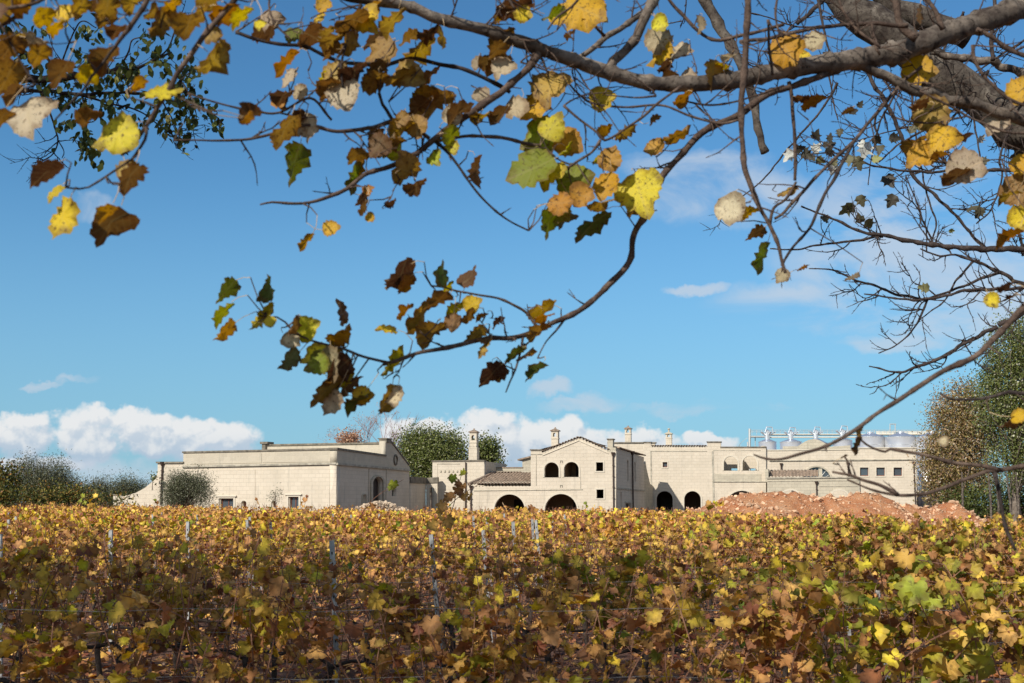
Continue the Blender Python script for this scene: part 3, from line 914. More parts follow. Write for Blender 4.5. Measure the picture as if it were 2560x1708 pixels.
# ------------------------------------------------------------------ tower block with tall chimney
PT = Plane(PX(1081, 99.9), u=UX)
tw = empty('chimney_block', (at(1150, HY, 105).x, 105, 0), 'square flat-roofed stone block with a tall lantern chimney, left of the tiled wing', 'building')
wall('wall', PT, [(1081, 1330), (1081, 1154), (1210, 1152.5), (1210, 1330)], [], 0.5, STONE, tw)
uz1 = PT.uz(1210, 1153)
_q = PT.w(uz1[0], 0, .5); PTs = Plane((_q.x, _q.y), u=UY)
wall('side_wall', PTs, [(0, -.3), (0, uz1[1]), (7, uz1[1]), (7, -.3)], [], 0.5, STONE, tw, raw=True)
mb = MB(); ledge(mb, PT, 1081, 1153, 1210, 1151.5, .1, .08, .6)
lbox(mb, PT.uz(1084, 1200)[0], uz1[0] - .6, uz1[1] - .5, uz1[1] - .3, .55, 7)
lbuild(mb, 'coping', COPING, PT, tw)
wall('wall_panel', PT, [(1094, 1330), (1094, 1160.5), (1150, 1160), (1150, 1230), (1205, 1231), (1205, 1330)][:0] or [(1084, 1330), (1084, 1234), (1160, 1234), (1160, 1330)], [], .03, STONE, tw, -.03)
mb = MB()
for k in range(5):
    xx = 1100 + k * 10.3
    a_, b_ = PT.uz(xx, 1180.5), PT.uz(xx + 3.6, 1176); 
    mb = MB(); lbox(mb, a_[0], b_[0], a_[1], b_[1], -.07, 0)
    lbuild(mb, 'corbel_block', STONE_OLD, PT, tw)
mb = MB()
a_, b_ = PT.uz(1093, 1300), PT.uz(1094.2, 1160); lbox(mb, a_[0], b_[0], a_[1], b_[1], -.03, 0)
ledge(mb, PT, 1093, 1160, 1150, 1160, .05, .03, 0, over=0)
lbuild(mb, 'moulding', BELT, PT, tw)
downpipe(PT, 1165, 1156, tw, hopper=False)
chimney(PT, 1174, 1191, 1077, 1152, tw, dep=.8, wide=1122)

# ------------------------------------------------------------------ gabled house with tiled wing
PG = Plane(PX(1175, 96), u=UX)
gh = empty('gabled_house', (at(1400, HY, 98).x, 98, 0), 'two-storey cream stone house with central gable, paired arched windows and tiled side wing', 'building')
a1 = arch(1236, 1312, 1236, 1325); a2 = arch(1362, 1443, 1235, 1325)
w1 = arch(1361, 1397, 1156, 1194); w2 = arch(1410, 1447, 1155, 1193)
s1 = rect(1490, 1508, 1156, 1178); s2 = rect(1491, 1509, 1224, 1246)
outer = [(1176, 1330), (1176, 1215), (1327, 1215), (1327, 1126), (1354, 1126), (1354, 1132), (1448, 1094), (1524, 1128), (1540, 1128), (1540, 1330)]
wall('wall', PG, outer, [a1, a2, w1, w2, s1, s2], 0.45, STONE, gh)
for (x0, x1, yt) in ((1236, 1312, 1236), (1362, 1443, 1235)):
    ring('arch_surround', PG, x0, x1, yt, 1325, 4.5, 0.04, TRIM, gh)
for (x0, x1, yt, yb) in ((1361, 1397, 1156, 1194), (1410, 1447, 1155, 1193)):
    ring('arch_surround', PG, x0, x1, yt, yb, 4, 0.04, TRIM, gh)
for r_ in (s1, s2):
    ring('window_surround', PG, r_[0][0], r_[2][0], r_[1][1], r_[0][1], 3.5, .04, TRIM, gh, rectangular=True)
mb = MB()
ledge(mb, PG, 1186, 1227, 1455, 1224, .05, .05, 0); ledge(mb, PG, 1327, 1136, 1354, 1136, .04, .04, 0)
for xx, yy in ((1403, 1154), (1403, 1215)):
    a_, b_ = PG.uz(xx - 3, yy + 3), PG.uz(xx + 3, yy - 3)
    lbox(mb, a_[0], a_[0] + .04, a_[1], b_[1], -.06, 0); lbox(mb, b_[0] - .04, b_[0], a_[1], b_[1], -.06, 0); lbox(mb, a_[0] + .04, b_[0] - .04, b_[1] - .04, b_[1], -.06, 0)
a_, b_ = PG.uz(1451, 1224), PG.uz(1452, 1195); lbox(mb, a_[0], b_[0], a_[1], b_[1], -.03, 0)
a_, b_ = PG.uz(1340, 1214), PG.uz(1341, 1138); lbox(mb, a_[0], b_[0], a_[1], b_[1], -.03, 0)
lbuild(mb, 'moulding', BELT, PG, gh)
mb = MB()                                         # gable moulding under the tiles
ledge(mb, PG, 1358, 1139, 1447, 1101, .05, .06, 0); ledge(mb, PG, 1447, 1101, 1520, 1134, .05, .06, 0)
lbuild(mb, 'moulding', TRIM, PG, gh)
mb = MB()
ledge(mb, PG, 1327, 1125, 1354, 1125, .1, .08, .5)
lbuild(mb, 'coping', COPING, PG, gh)
rake_tiles(PG, [(1355, 1130), (1448, 1093)], gh, depth=1.0)
rake_tiles(PG, [(1448, 1093), (1525, 1126)], gh, depth=1.0)
uE, zE = PG.uz(1540, 1122)
uApex, zApex = PG.uz(1448, 1094); uLf, zLf = PG.uz(1328, 1126)
# pier at right end of gable
mb = MB(); a_, b_ = PG.uz(1519, 1130), PG.uz(1532, 1099); lbox(mb, a_[0], b_[0], a_[1], b_[1], -.02, .7)
a2_, b2_ = PG.uz(1527, 1132), PG.uz(1540, 1119); lbox(mb, a2_[0], b2_[0] - .02, a2_[1], b2_[1], .01, .7)
lbuild(mb, 'pier', STONE_OLD, PG, gh)
mb = MB(); ledge(mb, PG, 1519, 1098, 1532, 1098, .08, .1, .8); lbuild(mb, 'coping', COPING, PG, gh)
# side wall (in shade) running back
L = 15.6
_q = PG.w(uE, 0, .46); PS = Plane((_q.x, _q.y), u=UY)
zr = PG.uz(1540, 1120)[1]
def sq_uz(u0, u1, z0, z1): return [(u0, z0), (u0, z1), (u1, z1), (u1, z0)]
wall('side_wall', PS, [(0, -.4), (0, zr), (L, zr - .1), (L, -.4)],
     [sq_uz(5.2, 6.1, 3.9, 5.6), sq_uz(9.4, 10.3, 3.9, 5.6), sq_uz(4.2, 7.0, -.3, 2.1), sq_uz(1.6, 2.2, 1.8, 3.0)], 0.45, STONE, gh, raw=True)
mb = MB()
lbox(mb, 5.1, 6.2, 3.8, 5.7, .3, .36); lbox(mb, 9.3, 10.4, 3.8, 5.7, .3, .36); lbox(mb, 4.1, 7.1, -.3, 2.2, .3, .36); lbox(mb, 1.5, 2.3, 1.7, 3.1, .3, .36)
lbuild(mb, 'shutter', simple('grey_blue_door', (0.10, 0.115, 0.135), .6), PS, gh)
mb = MB(); lbox(mb, 4.0, 7.2, 2.12, 2.25, -.12, 0); lbox(mb, 0, L, 3.2, 3.32, -.07, 0)
lbuild(mb, 'string_course', BELT, PS, gh)
mb = MB(); mb.cyl((7.6, -.12, 6.3), (7.6, -.12, -.3), .07, n=8); mb.cyl((7.6, -.12, 6.1), (7.6, -.12, 6.45), .08, .2, 8); lbuild(mb, 'downpipe', IRONBROWN, PS, gh)
mb = MB()
for k in range(int(L / .24)):
    uu = .12 + k * .24
    vs = []; m = 5
    for dd in (-.2, .6):
        vs += [(uu + .11 * math.cos(math.pi * j / m), dd, zr + .11 * math.sin(math.pi * j / m) + (0.1 if dd > 0 else 0)) for j in range(m + 1)]
    mb.add(vs, [(j, j + 1, m + 2 + j, m + 1 + j) for j in range(m)])
lbuild(mb, 'roof_tiles', TILE, PS, gh)
downpipe(PG, 1533, 1136, gh)
# body behind the facade: floors, rear wall, roof
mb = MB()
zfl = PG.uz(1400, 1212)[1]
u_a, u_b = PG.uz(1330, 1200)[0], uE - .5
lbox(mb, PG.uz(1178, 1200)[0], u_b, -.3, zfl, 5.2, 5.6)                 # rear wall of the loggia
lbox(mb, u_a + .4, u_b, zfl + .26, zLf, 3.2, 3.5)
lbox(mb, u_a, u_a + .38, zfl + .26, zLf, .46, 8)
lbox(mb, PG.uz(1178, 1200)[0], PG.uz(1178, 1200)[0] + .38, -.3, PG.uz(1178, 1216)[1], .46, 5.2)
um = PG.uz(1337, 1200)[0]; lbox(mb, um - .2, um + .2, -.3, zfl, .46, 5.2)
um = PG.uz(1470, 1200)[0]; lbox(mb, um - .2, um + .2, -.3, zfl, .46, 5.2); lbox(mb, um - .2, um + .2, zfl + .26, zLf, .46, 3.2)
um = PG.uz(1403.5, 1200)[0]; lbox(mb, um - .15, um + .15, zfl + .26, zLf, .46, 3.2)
lbuild(mb, 'inner_wall', simple('shade_brown_stone', (0.40, 0.28, 0.18), .95), PG, gh)  # same stone as outside; its shaded brown is put into the colour
mb = MB(); lbox(mb, PG.uz(1178, 1200)[0] + .4, u_b, zfl + .0, zfl + .25, .46, 8); lbox(mb, u_a, u_b, -.35, -.1, .46, 5.2)
lbuild(mb, 'floor_slab', STONE_OLD, PG, gh)
mb = MB()
for (x0, x1, zz0, zz1, dd) in ((1247, 1268, -.1, 2.4, 5.1), (1402, 1428, -.1, 2.8, 5.1), (1422, 1440, zfl + .26, zfl + 2.6, 3.1)):
    mb = MB(); lbox(mb, PG.uz(x0, 1200)[0], PG.uz(x1, 1200)[0], zz0, zz1, dd, dd + .06)
    lbuild(mb, 'door', DARKDOOR, PG, gh)
mb = MB()
th = .18
mb.add([(uLf + 0.2, .5, zLf), (uApex, .5, zApex - .05), (uE - .1, .5, zr), (uLf + .2, 13, zLf), (uApex, 13, zApex - .05), (uE - .1, 13, zr)], [(0, 1, 4, 3), (1, 2, 5, 4)])
lbuild(mb, 'main_roof', TILE, PG, gh)
# lean-to tiled roof of the wing
ue0, ze0 = PG.uz(1177, 1214); ue1, _ = PG.uz(1326.5, 1214)
zr_ = PG.shift(4.8).uz(1280, 1184)[1]
tiled_slope(PG, ue0 - .2, ue1 - .05, ze0, -.25, zr_, 4.8, gh, skew0=PG.shift(4.8).uz(1238, 1184)[0] - ue0 + .2)
P5 = PG.shift(4.9)
wall('wing_wall', P5, [(1226, 1230), (1226, 1178), (1330, 1178), (1330, 1230)], [], .3, STONE_OLD, gh)
rake_tiles(P5, [(1241, 1182), (1305, 1182)], gh, depth=.6, dep=-.3)
# dark hip edge at left of the tiled roof
mb = MB()
hp0 = (ue0 - .1, -.2, ze0 + .1); hp1 = (PG.shift(4.8).uz(1238, 1184)[0], 4.8, zr_ + .1)
mb.tube([hp0, tuple((a_ + b_) / 2 for a_, b_ in zip(hp0, hp1)), hp1], .15, 6)
lbuild(mb, 'hip_tiles', TILE, PG, gh)
mb = MB(); mb.add([(hp0[0], 0.0, ze0), (hp0[0], .0, -.3), (hp0[0], 9, -.3), (hp0[0], 9, zr_), hp1], [(0, 1, 2, 3, 4)])
P6 = PG.shift(7)
lbuild(mb, 'wing_side', STONE_OLD, PG, gh) if False else None
wall('rear_block', P6, [(1241, 1200), (1241, 1170), (1306, 1170), (1306, 1150), (1330, 1142), (1330, 1200)], [], 2.0, STONE_OLD, gh)
mb = MB(); ledge(mb, P6, 1241, 1169, 1306, 1169, .08, .06, 2.0); ledge(mb, P6, 1297, 1150, 1330, 1141, .12, .25, 2.0); lbuild(mb, 'coping', TILE, P6, gh)
downpipe(PG, 1178, 1219, gh)
chimney(PG, 1378, 1395, 1074, 1128, gh, dep=4.0)

# ------------------------------------------------------------------ tall rear wing with loggia
PB = Plane(PX(1627, 112), u=UX)
rw = empty('loggia_building', (at(1750, HY, 114).x, 114, 0), 'tall cream stone building behind, with an open two-arch upper loggia at its right end', 'building')
sqw = rect(1656.5, 1668.5, 1155.5, 1168.5)
ar = [arch(1641, 1682, 1228, 1325), arch(1710.5, 1752, 1228, 1325), arch(1812, 1898, 1227, 1325)]
lo = [arch(1809.5, 1844.5, 1141, 1177), arch(1856.5, 1892.5, 1140, 1177)]
outer = [(1610, 1330), (1610, 1107), (1627, 1107), (1627, 1116), (1768, 1116), (1768, 1106), (1802, 1106), (1802, 1119), (1915, 1119), (1915, 1330)]
wall('wall', PB, outer, [sqw] + ar + lo, 0.5, STONE, rw)
for (x0, x1, yt, yb, wp) in ((1641, 1682, 1228, 1325, 4), (1710.5, 1752, 1228, 1325, 4), (1812, 1898, 1227, 1325, 4), (1809.5, 1844.5, 1141, 1177, 3.5), (1856.5, 1892.5, 1140, 1177, 3.5)):
    ring('arch_surround', PB, x0, x1, yt, yb, wp, .05, TRIM, rw)
window(PB, 1656.5, 1668.5, 1155.5, 1168.5, rw, surround=2.6, mull=False)
wall('stained_band', PB, [(1784, 1204), (1784, 1185), (1903, 1185), (1903, 1204)], [], .03, STONE_OLD, rw, -.03)
mb = MB()
ledge(mb, PB, 1768, 1105, 1802, 1105, .1, .08, .6); ledge(mb, PB, 1802, 1118, 1915, 1118, .1, .08, .6); ledge(mb, PB, 1610, 1106, 1627, 1106, .1, .08, .6)
lbuild(mb, 'coping', COPING, PB, rw)
mb = MB()
ledge(mb, PB, 1784, 1204.5, 1914, 1204.5, .07, .08, 0); ledge(mb, PB, 1629, 1128, 1766, 1128, .05, .04, 0); ledge(mb, PB, 1784, 1126.5, 1900, 1126.5, .05, .03, 0)
for xx in (1628, 1783):
    a_, b_ = PB.uz(xx, 1290), PB.uz(xx + .9, 1128); lbox(mb, a_[0], b_[0], a_[1], b_[1], -.03, 0)
lbuild(mb, 'moulding', BELT, PB, rw)
rake_tiles(PB, [(1629, 1115.5), (1767, 1115.5)], rw, depth=1.4)
# upper-left parapet, set back
PB2 = PB.shift(3.0)
wall('rear_wall', PB2, [(1520, 1330), (1520, 1107.5), (1637, 1107.5), (1637, 1330)], [], .5, STONE, rw)
mb = MB(); ledge(mb, PB2, 1520, 1107, 1638, 1107, .12, .1, .6)
lbuild(mb, 'coping', COPING, PB2, rw)
# loggia: floor, right side, roofs and inner piers; open to the back
mb = MB()
zF = PB.uz(1850, 1179)[1]; zT = PB.uz(1850, 1122)[1]
u8, u9 = PB.uz(1782, 1200)[0], PB.uz(1915, 1200)[0]
lbox(mb, u8, u9, zF - .4, zF - .1, .51, 3.6)
lbox(mb, u8, u8 + .3, zF, zT, .51, 3.4)
um = PB.uz(1850.5, 1200)[0]
lbox(mb, um - .25, um + .25, zF, zT - .9, .51, 3.2)
lbuild(mb, 'loggia_floor', STONE_OLD, PB, rw)
PB3 = PB.shift(3.41)
def sh(px): return px
lo2 = [rect(1828, 1848, 1171, 1176.5), rect(1872, 1890, 1171, 1176.5)]
wall('loggia_rear_wall', PB3, [(1790, 1215), (1790, 1122), (1918, 1122), (1918, 1215)], lo2, .4, STONE, rw)
_q = PB.w(u9, 0, .51); PBs = Plane((_q.x, _q.y), u=UY)
wall('side_wall', PBs, [(0, -.3), (0, zT + .25), (3.8, zT + .25), (3.8, -.3)], [], .4, STONE, rw, raw=True)
mb = MB()
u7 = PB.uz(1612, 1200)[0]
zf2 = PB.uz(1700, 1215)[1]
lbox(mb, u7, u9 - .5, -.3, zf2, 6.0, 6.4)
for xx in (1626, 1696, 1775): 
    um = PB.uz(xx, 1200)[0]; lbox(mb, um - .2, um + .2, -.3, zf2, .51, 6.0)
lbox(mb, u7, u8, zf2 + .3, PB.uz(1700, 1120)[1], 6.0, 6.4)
lbuild(mb, 'inner_wall', simple('dim_shade_stone', (0.30, 0.22, 0.16), .95), PB, rw)  # interior shade painted into the wall colour, darker than the stone outside
mb = MB(); lbox(mb, u7, u8 - .1, zf2, zf2 + .3, .51, 6.4); lbox(mb, u7, u8 - .1, PB.uz(1700, 1121)[1], PB.uz(1700, 1119)[1], .51, 6.4)
lbuild(mb, 'floor_slab', STONE_OLD, PB, rw)
chimney(PB, 1562, 1577, 1069, 1106, rw, dep=4.0)
chimney(PB, 1664, 1679, 1082, 1112, rw, dep=3.0, ball=True)
# lower link between the gabled house and this building, in shade
mb = MB()
PL = Plane((PS.w(L, 0).x, PS.w(L, 0).y), u=(.35, .94))
wall('link_wall', PL, [(0, -.3), (0, 5.6), (.6, 5.9), (1.0, 5.2), (2.2, 3.9), (3.4, 3.7), (3.4, -.3)], [sq_uz(1.0, 1.6, .2, 1.8)], .4, STONE_OLD, rw, raw=True)

# ------------------------------------------------------------------ low arcade in front of the rear hall
PA = Plane(PX(1917, 107), u=UX)
ac = empty('arcade_wall', (at(2030, HY, 109).x, 109, 0), 'low greenish-stained arcade wall with two arches, behind the soil heap', 'building')
outer = [(1918, 1330), (1918, 1197), (2147, 1194), (2147, 1330)]
wall('wall', PA, outer, [arch(1948, 2005, 1226, 1325), arch(2072, 2124, 1226, 1325)], .45, STONE_OLD, ac)
for x0, x1 in ((1948, 2005), (2072, 2124)): ring('arch_surround', PA, x0, x1, 1226, 1325, 4, .05, TRIM, ac)
mb = MB(); ledge(mb, PA, 1918, 1195.5, 2147, 1193, .12, .1, .7); lbuild(mb, 'coping', BELT, PA, ac)
mb = MB(); ledge(mb, PA, 1920, 1203.5, 2146, 1201.5, .05, .04, 0); ledge(mb, PA, 2050, 1216, 2146, 1216, .04, .03, 0); lbuild(mb, 'moulding', BELT, PA, ac)
downpipe(PA, 2041, 1208, ac)
PA2 = PA.shift(2.2)
zz0 = PA.uz(1980, 1196)[1]; zz1 = PA2.shift(3).uz(1980, 1178)[1]
tiled_slope(PA, PA.shift(2.7).uz(1924, 1200)[0], PA.shift(2.7).uz(2046, 1200)[0], zz0 + .05, 1.2, zz1, 4.2, ac, pitch_u=.3, course=.4)
mb = MB(); lbox(mb, PA.uz(1920, 1200)[0], PA.uz(2147, 1200)[0], zz0 - .5, zz0 - .3, .46, 6.0)
lbuild(mb, 'roof_slab', STONE_OLD, PA, ac)
mb = MB(); um = PA.shift(2.7).uz(2047, 1200)[0]; lbox(mb, um, um + .3, zz0 - .3, zz1 + .1, 1.0, 4.4); um = PA.shift(2.7).uz(1923, 1200)[0]; lbox(mb, um - .3, um, zz0 - .3, zz1 + .1, 1.0, 4.4)
lbuild(mb, 'gable_end', STONE_OLD, PA, ac)

# ------------------------------------------------------------------ rear hall
PH = Plane(PX(1925, 119), u=UX)
rh = empty('rear_hall', (at(2150, HY, 125).x, 125, 0), 'long cream stone hall at far right with three small square windows, below the steel tanks', 'building')
wins = [(2150, 2171), (2191, 2212), (2234, 2255)]
fan = arch(2005, 2078, 1168, 1206, flat=1.0)
outer = [(1900, 1330), (1900, 1127), (2140, 1124), (2147, 1120.5), (2290, 1120.5), (2293, 1330)]
low_w = rect(2151, 2180, 1233, 1245)
wall('wall', PH, outer, [rect(a_, b_, 1169, 1190) for a_, b_ in wins] + [fan, low_w], .5, STONE, rh)
mb = MB()
ledge(mb, PH, 1900, 1126, 2146, 1123.5, .1, .08, .6); ledge(mb, PH, 2147, 1120, 2290, 1120, .1, .08, .6)
lbuild(mb, 'coping', TRIM, PH, rh)
mb = MB(); ledge(mb, PH, 1925, 1152, 2292, 1149, .11, .12, 0); lbuild(mb, 'string_course', BELT, PH, rh)
wall('stained_band', PH, [(1926, 1168), (1926, 1154), (2292, 1151), (2292, 1153), ], [], .01, STONE, rh, -.012) if False else None
for a_, b_ in wins: window(PH, a_, b_, 1169, 1190, rh, surround=2.8, mull=False)
window(PH, 2151, 2180, 1233, 1245, rh, surround=2)
ring('fanlight_surround', PH, 2005, 2078, 1168, 1206, 4, .1, STONE_OLD, rh)
mb = MB()
a_, b_ = PH.uz(2004, 1208), PH.uz(2079, 1166); lbox(mb, a_[0], b_[0], a_[1], b_[1], .32, .36)
fp_ = lbuild(mb, 'fanlight', GLASS, PH, rh)
mb = MB()
cu, cz = PH.uz(2041, 1206)
for k in range(9):
    t = math.pi * (k + .5) / 9
    mb.tube([(cu, .25, cz), (cu + 1.42 * math.cos(t), .25, cz + 1.42 * math.sin(t))], .03, 4)
lbuild(mb, 'glazing_bar', GALV, PH, rh)
# low curved parapet above the hall
PH2 = PH.shift(1.5)
pts = [(1957, 1124), (1957, 1116), (1994, 1116)] + [(1994 + 80 * k / 12, 1116 - 18 * math.sin(math.pi * k / 12)) for k in range(1, 12)] + [(2074, 1117), (2126, 1113.5), (2126, 1124)]
wall('curved_parapet', PH2, pts, [], .4, STONE_OLD, rh)
for xx, yy, y1_ in ((1953, 1162, 1180), (2120, 1160, 1200), (2284, 1158, 1300)): downpipe(PH, xx, yy, rh, y1_)
mb = MB()
z9 = PH.uz(2200, 1124)[1]
lbox(mb, PH.uz(1905, 1200)[0], PH.uz(2288, 1200)[0], z9 - .5, z9 - .3, .51, 9); lbox(mb, PH.uz(1905, 1200)[0], PH.uz(2286, 1200)[0], -.3, z9 - .5, 9, 9.4)
lbuild(mb, 'roof', STONE_OLD, PH, rh)
_q = PH.w(PH.uz(2291, 1200)[0], 0, .51); PHs = Plane((_q.x, _q.y), u=UY)
wall('side_wall', PHs, [(0, -.4), (0, z9), (9, z9), (9, -.4)], [], .4, STONE, rh, raw=True)
mb = MB(); a_, b_ = PH.uz(2147, 1330), PH.uz(2148.4, 1194); lbox(mb, a_[0], b_[0], a_[1], b_[1], -.2, 0)
lbuild(mb, 'buttress', BELT, PH, rh)

# ------------------------------------------------------------------ steel tanks
def tank(cx, rpx, ytop, Y, yapex, label, valve=False, fat=None):
    c = at(cx, HY, Y)
    r = rpx * Y / F
    zt_ = at(cx, ytop, Y - r).z; za = at(cx, yapex, Y).z
    t = empty('steel_tank', (c.x, Y, 0), label, 'tank', 'stainless steel wine tanks behind the hall')
    mb = MB(); mb.cyl((c.x, Y, 0), (c.x, Y, zt_), r, n=40, caps=True)
    sh_ = mb.build('tank_shell', STEEL, t, smooth=False)
    sh_.data.polygons.foreach_set('use_smooth', [len(p.vertices) == 4 for p in sh_.data.polygons])
    mb = MB()
    z = zt_
    for k in range(5):
        mb.cyl((c.x, Y, z - .04 - k * 0.9), (c.x, Y, z + .02 - k * 0.9), r * 1.008, n=40)
    mb.build('seam_band', STEEL, t)
    mb = MB(); mb.cyl((c.x, Y, zt_ + .005), (c.x, Y, za), r * 1.02, r * .12, n=32)
    mb.build('tank_cone', STEELTOP, t)
    mb = MB()
    if valve:
        mb.cyl((c.x, Y, za - .1), (c.x, Y, za + .8), .28, .28, 12); mb.cyl((c.x, Y, za + .8), (c.x, Y, za + 1.0), .28, .1, 12)
        for k in range(5):
            a_ = k * 1.3
            mb.tube([(c.x, Y, za + .2), (c.x + .9 * math.cos(a_), Y - .4 * abs(math.sin(a_)), za + .75)], .07, 6)
        mb.tube([(c.x - .3, Y - .3, za + .7), (c.x - .1, Y - .3, za + 1.3), (c.x + .5, Y - .3, za + 1.25), (c.x + .6, Y - .3, za + .6)], .07, 6)
        mb.build('top_valve', STEEL, t)
    else:
        for k in range(5):
            mb.cyl((c.x - .4 + k * .2, Y - .2, za - .1), (c.x - .4 + k * .2, Y - .2, za + .22), .03, n=6)
        mb.cyl((c.x, Y, za - .1), (c.x, Y, za + .1), .35, n=12)
        mb.build('hatch', STEEL, t)
    return t
tank(1923, 22, 1104, 133, 1097, 'small steel tank at the left end of the row, beside the spiral stair', True)
tank(1982, 27, 1104, 140, 1097, 'steel tank with top valves, second from the left above the hall roof', True)
tank(2045, 28, 1107, 143, 1095, 'steel tank mostly hidden by the curved parapet', True)
tank(2112, 24, 1100, 136, 1094, 'steel tank with valves half hidden behind the overhanging twig, left of the large tanks', True)
tank(2183, 37, 1091, 140, 1082, 'large bright steel tank, left one of the three big tanks')
tank(2260, 39, 1091, 138, 1081, 'large steel tank in the middle of the three big tanks')
tank(2338, 38, 1090, 136, 1080, 'large steel tank partly hidden by the trees at right')
tank(2322, 24, 1135, 126, 1130, 'low dark tank standing between the hall corner and the trees')
# walkway with rails over the tanks
Yk = 150
wk = empty('tank_walkway', (at(2100, HY, Yk).x, Yk, 0), 'pale pipe bridge with railings running above the steel tanks', 'walkway')
def seg(mb, x0, y0, x1, y1, r, Y=Yk): mb.cyl(at(x0, y0, Y), at(x1, y1, Y), r, n=6)
mb = MB()
seg(mb, 1925, 1093.5, 2200, 1093.5, .09); seg(mb, 1925, 1086, 2340, 1086, .07); 
mb.build('pipe', RAILY, wk)
mb = MB()
for yy in (1080, 1075.5): seg(mb, 1876, yy, 2340, yy, .03)
for k in range(0, 40): seg(mb, 1880 + k * 11.8, 1075, 1880 + k * 11.8, 1088, .022)
seg(mb, 1874, 1072, 1874, 1200, .14); seg(mb, 1888, 1092, 1888, 1200, .05)
seg(mb, 2225, 1060, 2225, 1092, .06); seg(mb, 2238, 1060, 2238, 1092, .06); seg(mb, 2225, 1060.5, 2240, 1060.5, .06)
mb.build('railing', GALV, wk)
mb = MB(); a_ = at(1876, 1090, Yk); b_ = at(1925, 1094, Yk)
mb.box(((a_.x + b_.x) / 2, Yk, (a_.z + b_.z) / 2), (b_.x - a_.x, 1.2, .18)); 
a_ = at(1925, 1088, Yk + .6); b_ = at(2340, 1088, Yk + .6); mb.box(((a_.x + b_.x) / 2, Yk + .6, a_.z), (b_.x - a_.x, .9, .06))
mb.build('deck', GALV, wk)
mb = MB()
for k in range(12):
    a_ = at(2190 + k * 13, 1078, Yk + 1.2); b_ = at(2190 + k * 13 + 12.4, 1089, Yk + 1.2)
    mb.box(((a_.x + b_.x) / 2, Yk + 1.2, (a_.z + b_.z) / 2), (b_.x - a_.x, .03, a_.z - b_.z))
mb.build('side_panel', RAILY, wk)
st = empty('spiral_stair', (at(1870, HY, Yk - 1).x, Yk - 1, 0), 'dark metal spiral stair at the left end of the tank walkway', 'staircase')
c = at(1873, HY, Yk - 1)
mb = MB()
for k in range(20):
    z = 1.0 + k * .42
    t = k * .55
    mb.box((c.x + .55 * math.cos(t), Yk - 1 + .55 * math.sin(t), z), (1.1, .35, .05), rz=t)
mb.build('tread', simple('dark_steel', (.12, .12, .13), .5, .5), st)
mb = MB(); mb.cyl((c.x, Yk - 1, 0), (c.x, Yk - 1, 9.7), .08, n=8)
pts = [(c.x + 1.1 * math.cos(k * .2), Yk - 1 + 1.1 * math.sin(k * .2), 1.9 + k * .153) for k in range(55)]
mb.tube(pts, .03, 4)
mb.build('handrail', GALV, st)

# ------------------------------------------------------------------ soil and rubble heap
Ym = 70
prof = [(1640, 1300), (1700, 1282), (1745, 1268), (1790, 1256), (1830, 1244), (1868, 1237), (1900, 1236), (1935, 1231), (1955, 1230), (1975, 1236), (2000, 1240), (2030, 1238), (2060, 1246),
        (2085, 1242), (2110, 1238), (2140, 1234), (2165, 1235), (2200, 1240), (2235, 1252), (2265, 1264), (2300, 1270), (2345, 1272), (2375, 1266), (2392, 1266), (2420, 1284), (2450, 1296), (2480, 1302), (2510, 1316), (2540, 1328), (2600, 1345), (2700, 1372)]
pxs = [at(x, y, Ym) for x, y in prof]
def mound_h(x, y):
    zt = np.interp(x, [p.x for p in pxs], [p.z for p in pxs], left=-.5, right=-.8)
    t = abs(y - Ym) / (5.5 + 1.2 * noise.noise(Vector((x * .3, 0, 5))))
    s_ = max(0.0, 1 - t) ** 0.8 if t < 1 else 0
    b_ = gz(x, y) - .3
    n1 = noise.fractal(Vector((x * .7, y * .7, 2)), 0.9, 2.0, 5)
    return b_ + (zt - b_) * min(1, s_ * 1.04) + (.30 * n1 + .16 * noise.noise(Vector((x * 2.2, y * 1.1, 6)))) * min(1, s_ * 3)
m_, n_ = newmat('red_earth')
tcn = n_.n('ShaderNodeTexCoord')
a = n_.n('ShaderNodeTexNoise', {'Vector': tcn.outputs['Object'], 'Scale': .8, 'Detail': 7.0, 'Roughness': 0.6})
b = n_.n('ShaderNodeTexNoise', {'Vector': tcn.outputs['Object'], 'Scale': 6.0, 'Detail': 8.0, 'Roughness': 0.75})
c_ = n_.ramp(a.outputs[0], [(0.35, (0.52, 0.20, 0.09)), (0.6, (0.64, 0.32, 0.16)), (0.75, (0.68, 0.45, 0.28))])
c_ = n_.mix(n_.sstep(b.outputs[0], 0.53, 0.66), c_, (0.58, 0.42, 0.30))
bp = n_.n('ShaderNodeBump', {'Strength': 1.0, 'Distance': 0.2, 'Height': b.outputs[0]})
p_ = principled(n_, c_, 0.98, 0, bp.outputs[0], 0.1)
n_.n('ShaderNodeOutputMaterial', {'Surface': p_.outputs[0]})
REDEARTH = m_
mx0, mx1 = pxs[0].x - 1, pxs[-1].x
tag(grid_mesh('soil_heap', [mx0 + (mx1 - mx0) * k / 150 for k in range(151)], [Ym - 6.5 + 13 * k / 60 for k in range(61)], mound_h, REDEARTH), kind='structure')

